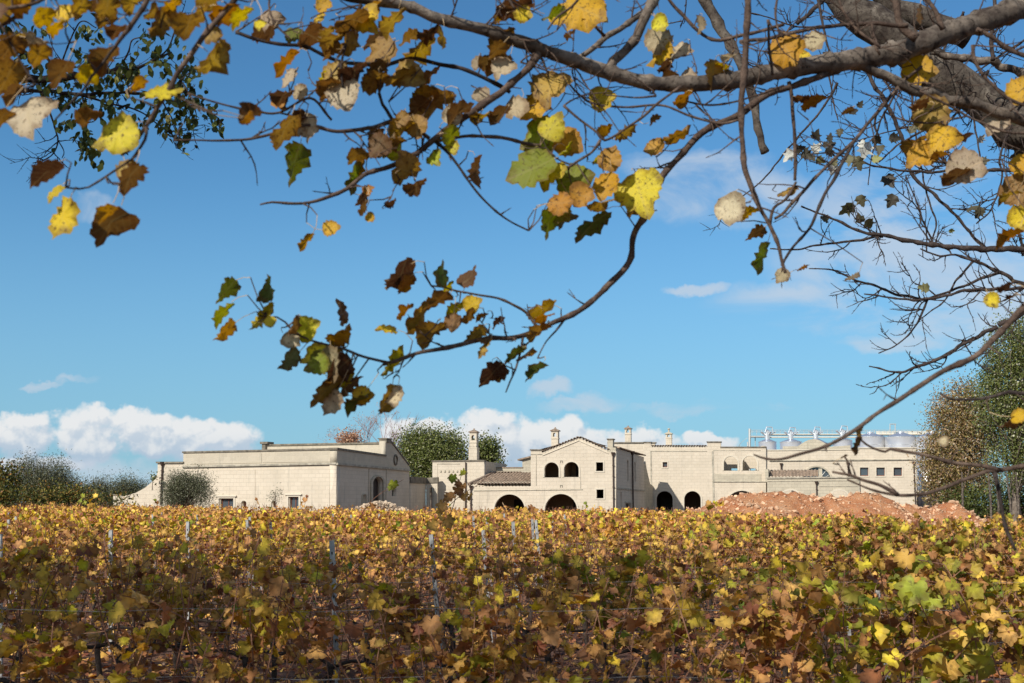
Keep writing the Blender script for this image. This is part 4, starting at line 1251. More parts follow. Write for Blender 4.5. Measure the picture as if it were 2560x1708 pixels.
def rocks(name, spots, mat, label=None):
    base = []
    for s_ in range(5):
        bm = bmesh.new(); bmesh.ops.create_icosphere(bm, subdivisions=1, radius=1)
        r_ = random.Random(s_)
        for v_ in bm.verts: v_.co = v_.co * r_.uniform(.6, 1.15)
        base.append(([tuple(v_.co) for v_ in bm.verts], [tuple(v_.index for v_ in f_.verts) for f_ in bm.faces])); bm.free()
    mb = MB()
    for (x, y, z, r_) in spots:
        vs, fs = base[random.randrange(5)]
        M = Matrix.Rotation(random.uniform(0, 6), 3, 'Z') @ Matrix.Rotation(random.uniform(0, 6), 3, 'X')
        sx = Vector((random.uniform(.8, 1.5), random.uniform(.7, 1.1), random.uniform(.4, .9))) * r_
        mb.add([Vector((x, y, z)) + M @ Vector((a_[0] * sx.x, a_[1] * sx.y, a_[2] * sx.z)) for a_ in vs], fs)
    return tag(mb.build(name, mat), label, 'rubble' if label else None, None, 'stuff')
spots = []
for k in range(3800):
    x = random.uniform(mx0 + 2, mx1); y = Ym + random.gauss(-1.2, 2.0)
    dens = noise.noise(Vector((x * .35, y * .35, 9)))
    if y > Ym + 3 or y < Ym - 6: continue
    if dens < random.uniform(-.35, .3) and x < 22: continue
    r_ = min(.26, .025 + random.expovariate(1) * .035)
    spots.append((x, y, mound_h(x, y) + r_ * .2, r_))
for k in range(28):
    x = random.uniform(mx0 + 4, mx1); y = Ym + random.gauss(-.8, 1.2); r_ = random.uniform(.1, .24)
    spots.append((x, y, mound_h(x, y) + r_ * .15, r_))
ROCK = simple('rubble_stone', (0.66, 0.43, 0.27), 0.95, var=0.45, scale=1.7)
rocks('rubble', spots, ROCK, 'broken pale stones scattered over the red soil heap')
# paler heap behind the vines near the warehouse
hs_ = []
for k in range(1500):
    px_ = random.gauss(945, 40); y = random.uniform(66, 70)
    top = 1254 + abs(px_ - 945) ** 1.5 * .035
    q = at(px_, top, y)
    if q.z < .5: continue
    z = random.uniform(.2, q.z)
    hs_.append((q.x, y - (q.z - z) * .8 + 1, z, random.uniform(.04, .16)))
rocks('rubble_pile', hs_, simple('pale_rubble', (0.56, 0.43, 0.30), .95, var=.3, scale=2), 'pale heap of broken stone at the field edge in front of the warehouse side')

# ------------------------------------------------------------------ background trees
def tree(name, label, Y, trunk_px, blobs, n, size, mat, group=None, tmpl=QUAD_T, cluster=16, spread=.42, depth=.8, rngrnd=(0, 1), limb=0.1, bare=0.0, leafy=1.0, cat='tree', base=None, ntr=1, upright=.4, sparse_top=0):
    """blobs: (cx, cy, rx, ry) ellipses in pixels at distance Y -> ellipsoids of foliage; limbs reach every clump"""
    gx = at(trunk_px, HY, Y).x
    g0 = base if base is not None else -.2
    root = empty(name, (gx, Y, g0), label, cat, group)
    k_ = Y / F
    ells = []
    for (cx, cy, rx, ry) in blobs:
        c_ = at(cx, cy, Y); ells.append((c_, rx * k_, max(rx * k_, ry * k_) * depth, ry * k_))
    vol = np.array([e[1] * e[3] for e in ells]); vol = vol / vol.sum()
    nc = max(8, int(n / cluster))
    idx = rng.choice(len(ells), nc, p=vol)
    cen = np.array([[*e[0]] for e in ells])[idx]; rad = np.array([[e[1], e[2], e[3]] for e in ells])[idx]
    d = rdir(nc)
    rr = rng.uniform(0.25, 1.0, (nc, 1)) ** 0.45
    lump = np.array([1 + .42 * noise.noise(Vector(tuple(x * 1.7)) + Vector((gx, Y, 0))) + .18 * noise.noise(Vector(tuple(x * 4.1)) + Vector((Y, gx, 0))) for x in d])[:, None]
    cc = cen + d * rad * rr * lump
    # gaps
    keep = np.array([noise.noise(Vector(tuple(p)) * (1.1 / max(1.0, rad[0][0] * .35))) for p in cc]) > -.2
    cc = cc[keep]; d = d[keep]
    nc = len(cc)
    lp = np.repeat(cc, cluster, 0) + rng.normal(size=(nc * cluster, 3)) * spread * np.array([1, 1, 1.15])
    tip = rdir(len(lp), upright)
    nr = rdir(len(lp), .3)
    tone = np.repeat(rng.uniform(-.18, .18, nc), cluster)
    rn = np.clip(rng.beta(1.6, 1.6, len(lp)) * (rngrnd[1] - rngrnd[0]) + rngrnd[0] + tone, 0.01, .99)
    if leafy > 0:
        m = rng.random(len(lp)) < leafy
        leaf_mesh('crown', tmpl, lp[m], nr[m], tip[m], rng.uniform(.7, 1.3, m.sum()) * size, rn[m], mat, root)
    # trunk and limbs
    mb = MB()
    cbar = cc.mean(0); zlow = cc[:, 2].min()
    hub = Vector((gx, Y, g0 + max(.3, (zlow - g0) * .8)))
    for q in range(ntr):
        ox = (q - (ntr - 1) / 2) * .5
        mb.tube([(gx + ox, Y, g0), (gx + ox * .6, Y, (g0 + hub.z) / 2), tuple(hub + Vector((ox * .3, 0, 0))), (cbar[0] + ox, Y, cbar[2]), (cbar[0] + ox, Y, cc[:, 2].max() * .9 + .1 * cbar[2])],
                [limb, limb * .9, limb * .8, limb * .5, limb * .15], 7)
    sel = rng.choice(nc, min(nc, 90), replace=False)
    for s_ in sel:
        e_ = Vector(cc[s_]); f = random.uniform(0, .8)
        a_ = hub.lerp(Vector((cbar[0], Y, cbar[2])), f)
        if e_.z < a_.z - 1: a_ = hub
        m_ = a_.lerp(e_, .5) + Vector((random.uniform(-.2, .2), 0, random.uniform(-.3, .1) * (e_ - a_).length * .3))
        mb.tube([a_, m_, e_], [limb * .3, limb * .17, limb * .06], 4)
    mb.build('trunk', FARBARK, root, smooth=True)
    return root

# left side
tree('olive_tree', 'largest grey-green olive tree at the left edge of the field', 78, 105, [(125, 1200, 50, 42), (70, 1200, 42, 38), (100, 1225, 70, 35), (70, 1175, 20, 20), (150, 1210, 34, 34)], 34000, .14, OLIVE, 'olive trees beyond the vineyard', BLADE_T, spread=.36, limb=.18)
tree('mixed_shrub', 'green and rust coloured tree cut by the left edge of the photo', 74, 12, [(10, 1215, 40, 45), (22, 1180, 18, 16), (-30, 1215, 40, 45)], 7000, .16, HEDGELEAF, None, spread=.3, limb=.12)
for (x, w_, yt, lb) in ((205, 42, 1212, 'olive crown just right of the largest olive tree'), (262, 38, 1211, 'low olive tree in the middle of the distant left row'), (318, 34, 1210, 'rightmost distant olive tree behind the curved buttress wall'), (360, 18, 1222, 'small olive top peeping over the curved buttress wall')):
    tree('olive_tree', lb, 98, x, [(x, yt + 28, w_, 30), (x - w_ * .4, yt + 18, w_ * .5, 20), (x + w_ * .5, yt + 22, w_ * .5, 22)], 15000, .16, OLIVE, 'olive trees beyond the vineyard', BLADE_T, spread=.4, limb=.13)
tree('hedge', 'dark green and yellow hedge at the back edge of the vines on the left', 66, 100, [(40, 1255, 60, 22), (120, 1250, 60, 24), (200, 1250, 55, 18), (185, 1240, 20, 18), (270, 1255, 50, 14), (-10, 1250, 40, 24)], 9000, .14, HEDGELEAF, cat='hedge', spread=.28, limb=.04)
tree('olive_tree', 'round olive tree standing in front of the warehouse wall', 74, 470, [(466, 1225, 52, 40), (450, 1200, 26, 22), (492, 1215, 30, 30), (440, 1240, 34, 30), (500, 1245, 32, 26)], 26000, .125, OLIVE, 'olive trees beyond the vineyard', BLADE_T, spread=.27, limb=.14, rngrnd=(.1, 1))
tree('olive_sapling', 'small sparse olive sapling in front of the warehouse window', 74, 690, [(690, 1240, 15, 16), (702, 1250, 12, 14), (680, 1250, 10, 10)], 900, .13, OLIVE, 'olive trees beyond the vineyard', BLADE_T, spread=.16, limb=.04, rngrnd=(.3, 1))
tree('leafy_sprout', 'small green sprout growing on the curved buttress wall', 84.5, 379, [(376, 1197, 6, 9), (386, 1190, 5, 6)], 60, .2, GREENTREE, cat='shrub', spread=.15, limb=.03, base=3.0)
# behind the buildings
tree('evergreen_tree', 'big dark green tree rising between the warehouse and the chimney block', 122, 1075, [(1065, 1125, 62, 46), (1030, 1120, 34, 40), (1105, 1120, 55, 38), (1080, 1160, 75, 45), (1022, 1100, 16, 22), (1060, 1102, 20, 16), (1120, 1112, 22, 18), (1148, 1132, 18, 24), (1040, 1165, 40, 40)], 34000, .2, GREENTREE, 'trees behind the buildings', spread=.5, limb=.3, rngrnd=(.2, 1))
tree('evergreen_tree', 'smaller green tree just right of the tall chimney', 124, 1215, [(1215, 1130, 32, 26), (1200, 1140, 26, 30), (1235, 1148, 20, 16), (1225, 1115, 18, 14)], 6500, .24, GREENTREE, 'trees behind the buildings', spread=.42, limb=.2)
tree('rusty_tree', 'orange-leaved treetop above the warehouse roof', 128, 872, [(862, 1098, 18, 16), (888, 1098, 13, 18)], 1300, .22, ORANGELEAF, 'trees behind the buildings', spread=.35, limb=.16)
def bare_tree(label, Y, px, fan_, seed, mat_=FARBARK, leafcol=True):
    r_ = random.Random(seed)
    b0 = at(px, HY, Y)
    root = empty('bare_tree', (b0.x, Y, 0), label, 'tree', 'trees behind the buildings')
    mb = MB(); tips = []
    def grow(p, d, L, r, lev):
        q = p + d * L
        mb.tube([p, (p + q) / 2 + Vector((r_.uniform(-1, 1), r_.uniform(-1, 1), 0)) * L * .05, q], [r, r * .8, r * .55], 4)
        if lev == 0: tips.append(q); return
        for k in range(r_.choice((2, 3, 3))):
            a_ = Vector((r_.gauss(0, 1), r_.gauss(0, 1), r_.gauss(0, .4)))
            grow(q, (d + a_ * .32).normalized(), L * r_.uniform(.62, .85), r * .58, lev - 1)
    top = at(px, fan_, Y).z
    grow(Vector((b0.x, Y, 0)), Vector((0, 0, 1)), top * .34, .22, 6)
    mb.build('trunk', mat_, root)
    if leafcol:
        tp = np.array([list(t) for t in tips]); tp = np.repeat(tp, 2, 0) + rng.normal(size=(len(tp) * 2, 3)) * .15
        leaf_mesh('crown', QUAD_T, tp, rdir(len(tp)), rdir(len(tp)), .12, rng.random(len(tp)), ORANGELEAF, root)
    return root
PURPLETWIG = bark_mat('reddish_twigs', (0.42, 0.27, 0.24), (0.28, 0.16, 0.15), 2.0)
bare_tree('bare reddish treetop above the warehouse roof, right of the orange one', 128, 925, 1060, 3, PURPLETWIG)
bare_tree('faint bare tree between the warehouse pier and the big green tree', 132, 985, 1085, 8, PURPLETWIG, False)
# right-hand grove
tree('poplar_tree', 'reddish-green autumn poplar at the left of the right-hand grove, leaning on the tanks', 92, 2400,
     [(2400, 1110, 75, 90), (2385, 1040, 55, 60), (2360, 1160, 60, 80), (2420, 1000, 50, 45), (2358, 1225, 44, 50), (2440, 1080, 60, 90), (2348, 1160, 24, 60), (2420, 1200, 70, 60)], 56000, .15, MIXTREE, 'poplars of the right-hand grove', spread=.42, limb=.22, base=-.8, ntr=2, rngrnd=(.08, 1))
tree('poplar_tree', 'tall green poplar at the right edge of the photo', 88, 2540,
     [(2540, 960, 70, 110), (2520, 880, 50, 70), (2550, 830, 40, 60), (2570, 1060, 90, 100), (2480, 1010, 50, 70), (2500, 940, 45, 50), (2600, 900, 60, 120), (2530, 1160, 60, 70)], 52000, .15, GREENTREE, 'poplars of the right-hand grove', spread=.4, limb=.28, base=-.8, ntr=2, rngrnd=(.15, 1))
tree('evergreen_shrub', 'dark green undergrowth at the foot of the right-hand grove', 90, 2450,
     [(2400, 1262, 50, 40), (2460, 1265, 60, 50), (2530, 1265, 60, 55), (2590, 1250, 60, 70), (2420, 1300, 50, 25), (2500, 1305, 80, 30)], 17000, .17, GREENTREE, cat='shrub', spread=.4, limb=.1, base=-.8, rngrnd=(0, .62))
for i, (x, x2) in enumerate(((2405, 2402), (2470, 2478), (2488, 2498), (2540, 2545), (2515, 2530))):
    p = at(x, 1180, 86); q = at(x2, 1335, 86)
    mb = MB(); mb.tube([(q.x, 86, -.9), ((p.x * .5 + q.x * .5) + .1, 86, p.z * .5), p], [.09, .08, .05], 6)
    mb.tube([((p.x * .5 + q.x * .5), 86, p.z * .6), (p.x + .6, 86, p.z + .4)], [.04, .02], 5)
    o = mb.build('young_trunk', BARK)
    tag(o, ['thin pale trunk at the left foot of the grove', 'slender pale trunk behind the rubble ridge, second from the left', 'slender trunk close right of the second one', 'pale trunk nearest the right edge of the grove', 'leaning trunk between the two right-hand slender trunks'][i], 'tree trunk')
# trees beyond on both sides, outside the frame
# ------------------------------------------------------------------ vineyard
def vine(seed, hi, green=0.0, tall=False, dens=1.0):
    """one vine, local origin at its foot, row along x; returns (trunk, canes, foliage) mesh objects under an Empty"""
    r_ = random.Random(seed)
    root = empty('grapevine', (0, 0, 0))
    mb = MB()
    h = .62
    tx = r_.uniform(-.1, .1)
    pts = [(0, 0, -.1), (tx * .7 + r_.uniform(-.04, .04), r_.uniform(-.04, .04), .2), (tx, r_.uniform(-.04, .04), .42), (tx * .6, 0, h)]
    mb.tube([tuple(p[:3]) for p in catmull(pts, .06)], .032, 7)
    arms = []
    for s_ in (-1, 1):
        ap = [(tx * .6, 0, h - .03), (s_ * .15, r_.uniform(-.02, .02), h + .05), (s_ * .34, r_.uniform(-.03, .03), h + .02), (s_ * .52, 0, h + r_.uniform(-.03, .05))]
        q = [tuple(p[:3]) for p in catmull(ap, .06)]
        mb.tube(q, [.024 - .011 * k / len(q) for k in range(len(q))], 6)
        arms += q
    mb.build('trunk', VINETRUNK, root, smooth=True)
    mc = MB()
    lp, ln, lt, ls = [], [], [], []
    ncane = 15 if hi else 13
    for k in range(ncane):
        b0 = Vector(r_.choice(arms)); b0.x = -.52 + 1.04 * (k + r_.random()) / ncane
        up = r_.random() < .78
        L = r_.uniform(.85, 1.3) if up else r_.uniform(.4, .8)
        if tall and k in (3, 8): L = 1.75
        d = Vector((r_.uniform(-.45, .45), r_.uniform(-.22, .22), 1)) if up else Vector((r_.uniform(-1, 1), r_.uniform(-.7, .7), r_.uniform(-.5, .4)))
        d.normalize()
        p = b0.copy(); path = [p.copy()]
        ns = 7
        drift = Vector((r_.uniform(-.1, .1), r_.uniform(-.12, .12), 0))
        for j in range(ns):
            d = (d + drift * .5 + Vector((r_.uniform(-.13, .13), r_.uniform(-.1, .1), -.035 * j if L > 1.1 else 0))).normalized()
            p = p + d * L / ns
            if p.z > 1.62 and not tall: d.z *= .2; d.normalize()
            path.append(p.copy())
        mc.tube(path, [.0048 * (1 - .5 * j / ns) + .001 for j in range(ns + 1)], 4 if hi else 3)
        for q in range(3):                      # tendrils and laterals
            j = r_.randrange(1, ns); a_ = path[j]
            e_ = a_ + Vector((r_.uniform(-.16, .16), r_.uniform(-.13, .13), r_.uniform(-.1, .12)))
            mc.tube([a_, (a_ + e_) / 2 + Vector((0, 0, r_.uniform(-.02, .03))), e_], [.0025, .002, .0012], 3)
        nl = int((16 if hi else 17) * dens * L * r_.choice((.15, .5, 1.0, 1.5, 2.1)))
        for j in range(nl):
            t = r_.random() ** .75 * ns
            i0 = min(ns - 1, int(t)); a_ = path[i0].lerp(path[i0 + 1], t - i0)
            if r_.random() < max(0, min(.85, (1.12 - a_.z) * 1.9)): continue
            o_ = Vector((r_.gauss(0, 1), r_.gauss(0, 1.0), r_.uniform(-.6, .5))).normalized() * r_.uniform(.04, .11)
            c_ = a_ + o_
            lp.append(c_); ln.append(Vector((r_.gauss(0, .8), r_.gauss(-.25, .8), r_.gauss(.5, .6)))); lt.append(Vector((o_.x, o_.y, -.08 + o_.z * .4)) + Vector((r_.gauss(0, .04), r_.gauss(0, .04), 0)))
            ls.append(r_.uniform(.05, .09) if r_.random() < .7 else r_.uniform(.085, .125))
            if hi: mc.tube([a_, (a_ + c_) / 2 + Vector((0, 0, .01)), c_], .0011, 3)
    mc.build('canes', CANE, root)
    n = len(lp)
    rn = np.array([min(.99, max(.01, (r_.betavariate(2.0, 1.7) * .5 + .05) if r_.random() < .5 else r_.uniform(.46, .82))) for _ in range(n)])
    gi_ = np.array([r_.random() < green for _ in range(n)])
    rn[gi_] = np.array([r_.uniform(.72, 1.0) for _ in range(gi_.sum())])
    br_ = np.array([r_.random() < .22 for _ in range(n)]); rn[br_ & ~gi_] *= .4
    leaf_mesh('foliage', GRAPE_T if hi else GLOW, np.array([list(p) for p in lp]), np.array([list(p) for p in ln]), np.array([list(p) for p in lt]), np.array(ls) * ((1.35 if green > .3 else 1.0) if hi else 1.05), rn,
              VINELEAF if hi else VINEFAR, root)
    return root

protos_hi = [vine(100 + k, True, [0, .05, .1, .0, .12, .05][k], dens=[.6, 1.1, .8, 1.3, .28, 1.0][k]) for k in range(6)]
protos_green = [vine(140 + k, True, .42 + .1 * k) for k in range(3)]
protos_tall = [vine(160 + k, True, .1, tall=True) for k in range(2)]
protos_mid = [vine(200 + k, False, .05 + .05 * (k % 3)) for k in range(5)]
protos_midg = [vine(220 + k, False, .3) for k in range(2)]

def copy_tree(src):
    c = src.copy(); COL.objects.link(c)
    for ch in list(src.children):
        d_ = ch.copy(); COL.objects.link(d_); d_.parent = c
    return c

ORD = ['first', 'second', 'third', 'fourth', 'fifth', 'sixth', 'seventh', 'eighth', 'ninth', 'tenth', 'eleventh', 'twelfth', 'thirteenth', 'fourteenth', 'fifteenth', 'sixteenth', 'seventeenth', 'eighteenth', 'nineteenth',
       'twentieth']
TENS = {2: 'twenty', 3: 'thirty', 4: 'forty'}
def ordw(k):
    if k < 20: return ORD[k]
    t, u_ = divmod(k + 1, 10)
    return {2: 'twentieth', 3: 'thirtieth', 4: 'fortieth'}[t] if u_ == 0 else TENS[t] + '-' + ORD[u_ - 1]
ROW0, DROW, VSP = 7.0, 2.4, 1.0
rows = [ROW0 + DROW * k for k in range(24)]
used = set()
count = 0
NEAR_ROWS = 13
for ri, Y in enumerate(rows[:NEAR_ROWS]):
    half = .45 * Y + .6
    x = -half + random.uniform(0, .3); k = 0
    while x < half:
        px_ = 1280 + x * F / Y
        r_ = random.random()
        gprob = max(0, (px_ - 1500) / 1300) if Y < 24 else .15
        if Y < 18:
            pool = protos_green if r_ < gprob else (protos_tall if r_ > .91 else protos_hi)
        elif Y < 22: pool = protos_green if r_ < gprob else protos_hi
        else: pool = protos_midg if r_ < gprob else protos_mid
        thin = ri < 3 and min(abs(px_ - 880), abs(px_ - 1120)) < 75
        if thin: pool = [protos_hi[4]]
        pr = random.choice(pool)
        if pr.name in used: o = copy_tree(pr)
        else: o = pr; used.add(pr.name)
        ysh = random.uniform(-.06, .06)
        o.location = (x, Y + ysh, gz(x, Y))
        o.rotation_euler = (0, 0, random.choice((0, math.pi)) + random.uniform(-.12, .12))
        s_ = random.uniform(.86, 1.08) * (.95 if Y < 13 else 1.0)
        if thin: s_ = .78
        o.scale = (1.02, 1.0, s_)
        col = 'mostly green' if pool in (protos_green, protos_midg) else 'golden brown'
        tag(o, f'{col} grapevine, {ordw(k)} from the left in the {ordw(ri)} trellis row from the camera', 'grapevine', 'grapevines in trellis rows')
        x += VSP * random.uniform(.93, 1.07); k += 1; count += 1
for pr in protos_hi + protos_green + protos_tall + protos_mid + protos_midg:
    if pr.name not in used:
        for ch in list(pr.children): bpy.data.objects.remove(ch)
        bpy.data.objects.remove(pr)

# far rows as one mass
lp, ln, lt = [], [], []
fm = MB()
far_pos = []
for Y in rows[NEAR_ROWS:]:
    half = .45 * Y + 1
    n = int(2 * half * 200)
    xs_ = rng.uniform(-half, half, n)
    hh = .72 + .93 * rng.random(n) ** .62
    wob = np.array([.2 * noise.noise(Vector((x * .5, Y, 4))) + .12 * noise.noise(Vector((x * 2.3, Y, 8))) for x in xs_])
    yy = Y + rng.normal(size=n) * .2
    zz = np.array([gz(a_, Y) for a_ in xs_]) + hh * (1 + wob)
    kp = np.array([noise.noise(Vector((x * 1.1, Y * 3.3, 15))) + .5 * noise.noise(Vector((x * 4, Y, 19))) for x in xs_]) > rng.uniform(-.75, .35, n)
    far_pos.append(np.stack([xs_, yy, zz], 1)[kp])
    for k in range(int(half * 2 * 5)):
        x = random.uniform(-half, half); z0 = gz(x, Y)
        fm.tube([(x, Y, z0 + .6), (x + random.uniform(-.2, .2), Y + random.uniform(-.1, .1), z0 + 1.2), (x + random.uniform(-.35, .35), Y + random.uniform(-.2, .2), z0 + random.uniform(1.5, 1.95))], .006, 3)
    x = -half
    while x < half:
        fm.tube([(x, Y, gz(x, Y) - .1), (x + .05, Y, gz(x, Y) + .65)], .03, 4, 1)
        fm.tube([(x - .5, Y, gz(x, Y) + .66), (x + .5, Y, gz(x, Y) + .64)], .018, 4, 1); x += 1
fp = np.concatenate(far_pos)
rn = np.clip(rng.beta(2, 2, len(fp)) * .72 + .06, .01, .99)
gg = rng.random(len(fp)) < .07; rn[gg] = rng.uniform(.75, 1, gg.sum())
vm = leaf_mesh('vineyard', GLOW, fp, rng.normal(size=(len(fp), 3)) * .7 + np.array([0, -.25, .5]), rng.normal(size=(len(fp), 3)) + np.array([0, 0, -.7]), rng.uniform(.065, .12, len(fp)), rn, VINEFAR)
tag(vm, 'golden brown far rows of the vineyard reaching to the buildings', 'vineyard', None, 'stuff')
c_ = fm.build('canes', [CANE, VINETRUNK], vm)

# fallen leaves and weeds on the ground
n = 30000
yy = 4 + 44 * rng.random(n) ** 1.5
xx = rng.uniform(-1, 1, n) * (.46 * yy + .5)
zz = np.array([gfull(a_, b_) for a_, b_ in zip(xx, yy)]) + .012 + .02 * rng.random(n)
lm = leaf_mesh('leaf_litter', GLOW, np.stack([xx, yy, zz], 1), rng.normal(size=(n, 3)) * .35 + np.array([0, 0, 1]), rdir(n), rng.uniform(.05, .12, n), np.clip(rng.beta(1.5, 2, n) * .6, .01, .9), VINEFAR)
tag(lm, 'fallen brown leaves lying between the vine rows', 'leaf litter', None, 'stuff')
clods = []
for k in range(2600):
    y = 5 + 30 * random.random() ** 1.4; x = random.uniform(-1, 1) * (.46 * y + .5)
    clods.append((x, y, gfull(x, y) + .01, random.uniform(.012, .05)))
rocks('soil_clods', clods, simple('clod_soil', (0.26, 0.16, 0.105), .98, var=.4, scale=3), 'brown clods and small stones on the soil between vine rows')

# posts
POSTMAT = simple('galvanised_vine_post', (0.38, 0.38, 0.37), .6, .3, var=.35, scale=14)
def post(x, Y, h, lean, label, proto=[None]):
    if proto[0] is None:
        root = empty('vine_post', (0, 0, 0))
        mb = MB()
        w_, d_, t_ = .046, .035, .006
        for (cx, cy, sx, sy) in ((0, -d_ / 2, w_, t_), (-w_ / 2 + t_ / 2, .0035, t_, d_), (w_ / 2 - t_ / 2, .0035, t_, d_)):
            mb.box((cx, cy, .8), (sx, sy, 1.9))
        for k in range(13):
            mb.box((.0, -d_ / 2 - .0045, .3 + k * .11), (.012, .004, .028), mi=1)
        for k in range(6):
            for s_ in (-1, 1): mb.box((s_ * (w_ / 2 + .004), -.015, .42 + k * .22), (.01, .02, .035), tilt=Matrix.Rotation(.4 * s_, 3, 'Y'))
        mb.build('channel', [POSTMAT, simple('dark_slot', (.02, .02, .02))], root)
        proto[0] = root; o = root
    else: o = copy_tree(proto[0])
    o.location = (x, Y, gz(x, Y)); o.rotation_euler = (random.uniform(-.02, .02), lean, random.uniform(-.15, .15)); o.scale = (1, 1, h / 1.75)
    return tag(o, label, 'vine post', 'metal posts of the vine trellis')
pc = 0
phase = {2: 885 - 20, 3: 1118, 4: 305, 5: 487, 1: 2100, 0: 650, 6: 640, 7: 1340, 8: 60, 9: 1195, 10: 900, 11: 1420, 12: 420}
for ri, Y in enumerate(rows[:NEAR_ROWS]):
    x0 = (phase[ri] - 1280) * Y / F
    half = .45 * Y
    k0 = math.ceil((-half - x0) / 5.1); k = k0; j = 0
    while x0 + k * 5.1 < half and ri > 1:
        pxx = 1280 + (x0 + k * 5.1) * F / Y
        if ri == 0 and abs(x0 + k * 5.1) > 0 and k == 0 and False: pass
        h = 1.66 if ri < 5 else 1.74
        if pxx > 1600: h = 1.12
        post(x0 + k * 5.1 + random.uniform(-.05, .05), Y + random.uniform(.02, .06), h, -.07 + random.uniform(-.025, .03), f'grey metal vine post, {ordw(j)} from the left in the {ordw(ri)} trellis row from the camera')
        k += 1; j += 1; pc += 1
# wires
WIRE = simple('trellis_wire', (0.34, 0.33, 0.32), .45, .6)
for ri, Y in enumerate(rows[:8]):
    half = .45 * Y + 1.5
    for hi_, (z, nm) in enumerate(((.68, 'lowest'), (1.02, 'middle'), (1.4, 'top'))):
        mb = MB()
        n = 24
        pts = [(-half + 2 * half * k / n, Y + .045, gz(-half + 2 * half * k / n, Y) + z + .012 * math.sin(k * 1.9)) for k in range(n + 1)]
        mb.tube(pts, .0013, 4)
        tag(mb.build('trellis_wire', WIRE), f'thin grey {nm} wire of the {ordw(ri)} vine row from the camera', 'wire', 'trellis wires of the vine rows')
print('vines', count, 'posts', pc)

# long shoots that stand up above the foliage
vines_ = [o for o in bpy.data.objects if o.type == 'EMPTY' and o.get('category') == 'grapevine']
bpy.context.view_layer.update()
for Y, pix, lv in ((11.8, [(1010, 1420), (1060, 1345), (1100, 1290), (1150, 1240), (1195, 1212), (1230, 1180)], [(1108, 1262, 32, .35), (1128, 1240, 34, .4), (1143, 1222, 30, .15), (1162, 1238, 26, .4), (1132, 1192, 24, .9), (1155, 1214, 24, .25), (1098, 1285, 32, .45), (1118, 1300, 34, .4), (1080, 1310, 30, .5), (1175, 1240, 22, .45)]),
                   (11.8, [(1120, 1300), (1135, 1260), (1142, 1225), (1150, 1200), (1156, 1178)], [(1156, 1180, 22, .85), (1143, 1206, 20, .2)]),
                   (14.2, [(880, 1330), (920, 1262), (965, 1225), (1009, 1199)], [(984, 1208, 24, .9), (975, 1216, 16, .95), (930, 1262, 20, .3)]),
                   (33.4, [(238, 1280), (240, 1250), (236, 1234)], [(240, 1238, 14, .6), (228, 1250, 14, .65), (225, 1262, 16, .6), (236, 1262, 12, .7)]),
                   (33.4, [(200, 1280), (205, 1250), (208, 1236)], [(208, 1238, 12, .9), (202, 1250, 14, .95), (212, 1256, 12, .9)]),
                   (33.4, [(384, 1280), (388, 1262), (386, 1248)], [(386, 1249, 10, .95), (392, 1256, 10, .3)]),
                   (28.6, [(765, 1290), (762, 1262), (770, 1240)], [(762, 1248, 14, .3), (768, 1240, 8, .2), (755, 1262, 14, .35)]),
                   (28.6, [(640, 1290), (642, 1262), (641, 1246)], [(641, 1247, 9, .2), (646, 1256, 10, .3)]),
                   (31.0, [(1460, 1300), (1465, 1270), (1463, 1256)], [(1463, 1257, 9, .95), (1467, 1264, 10, .9), (1458, 1268, 10, .8)]),
                   (21.4, [(1325, 1320), (1318, 1290), (1322, 1262)], [(1328, 1268, 22, .3), (1312, 1274, 18, .6), (1340, 1272, 14, .55)])):
    mb = MB()
    P_ = [at(x, y, Y) for x, y in pix]
    C_ = catmull([(p.x, p.y, p.z, 0) for p in P_], .05)
    mb.tube([tuple(q[:3]) for q in C_], [.0055 * (1 - .6 * k / len(C_)) for k in range(len(C_))], 5)
    L_ = [at(x, y, Y - .02) for x, y, s_, t_ in lv]
    for p in L_:
        j = min(range(len(C_)), key=lambda k: (Vector(C_[k][:3]) - p).length)
        mb.tube([C_[j][:3], tuple(p)], .0013, 3)
    v_ = min(vines_, key=lambda o: (o.location.x - P_[0].x) ** 2 + 4 * (o.location.y - Y) ** 2)
    n = len(L_)
    o1 = mb.build('cane', CANE)
    o2 = leaf_mesh('cane_leaves', GRAPE_T, [list(p) for p in L_], rng.normal(size=(n, 3)) * .5 + np.array([-.2, -.8, .3]), rng.normal(size=(n, 3)) * .5 + np.array([0, 0, -1]), np.array([q[2] for q in lv]) * Y / F, [q[3] for q in lv], VINELEAF)
    for o in (o1, o2):
        o.parent = v_; o.matrix_parent_inverse = v_.matrix_world.inverted()

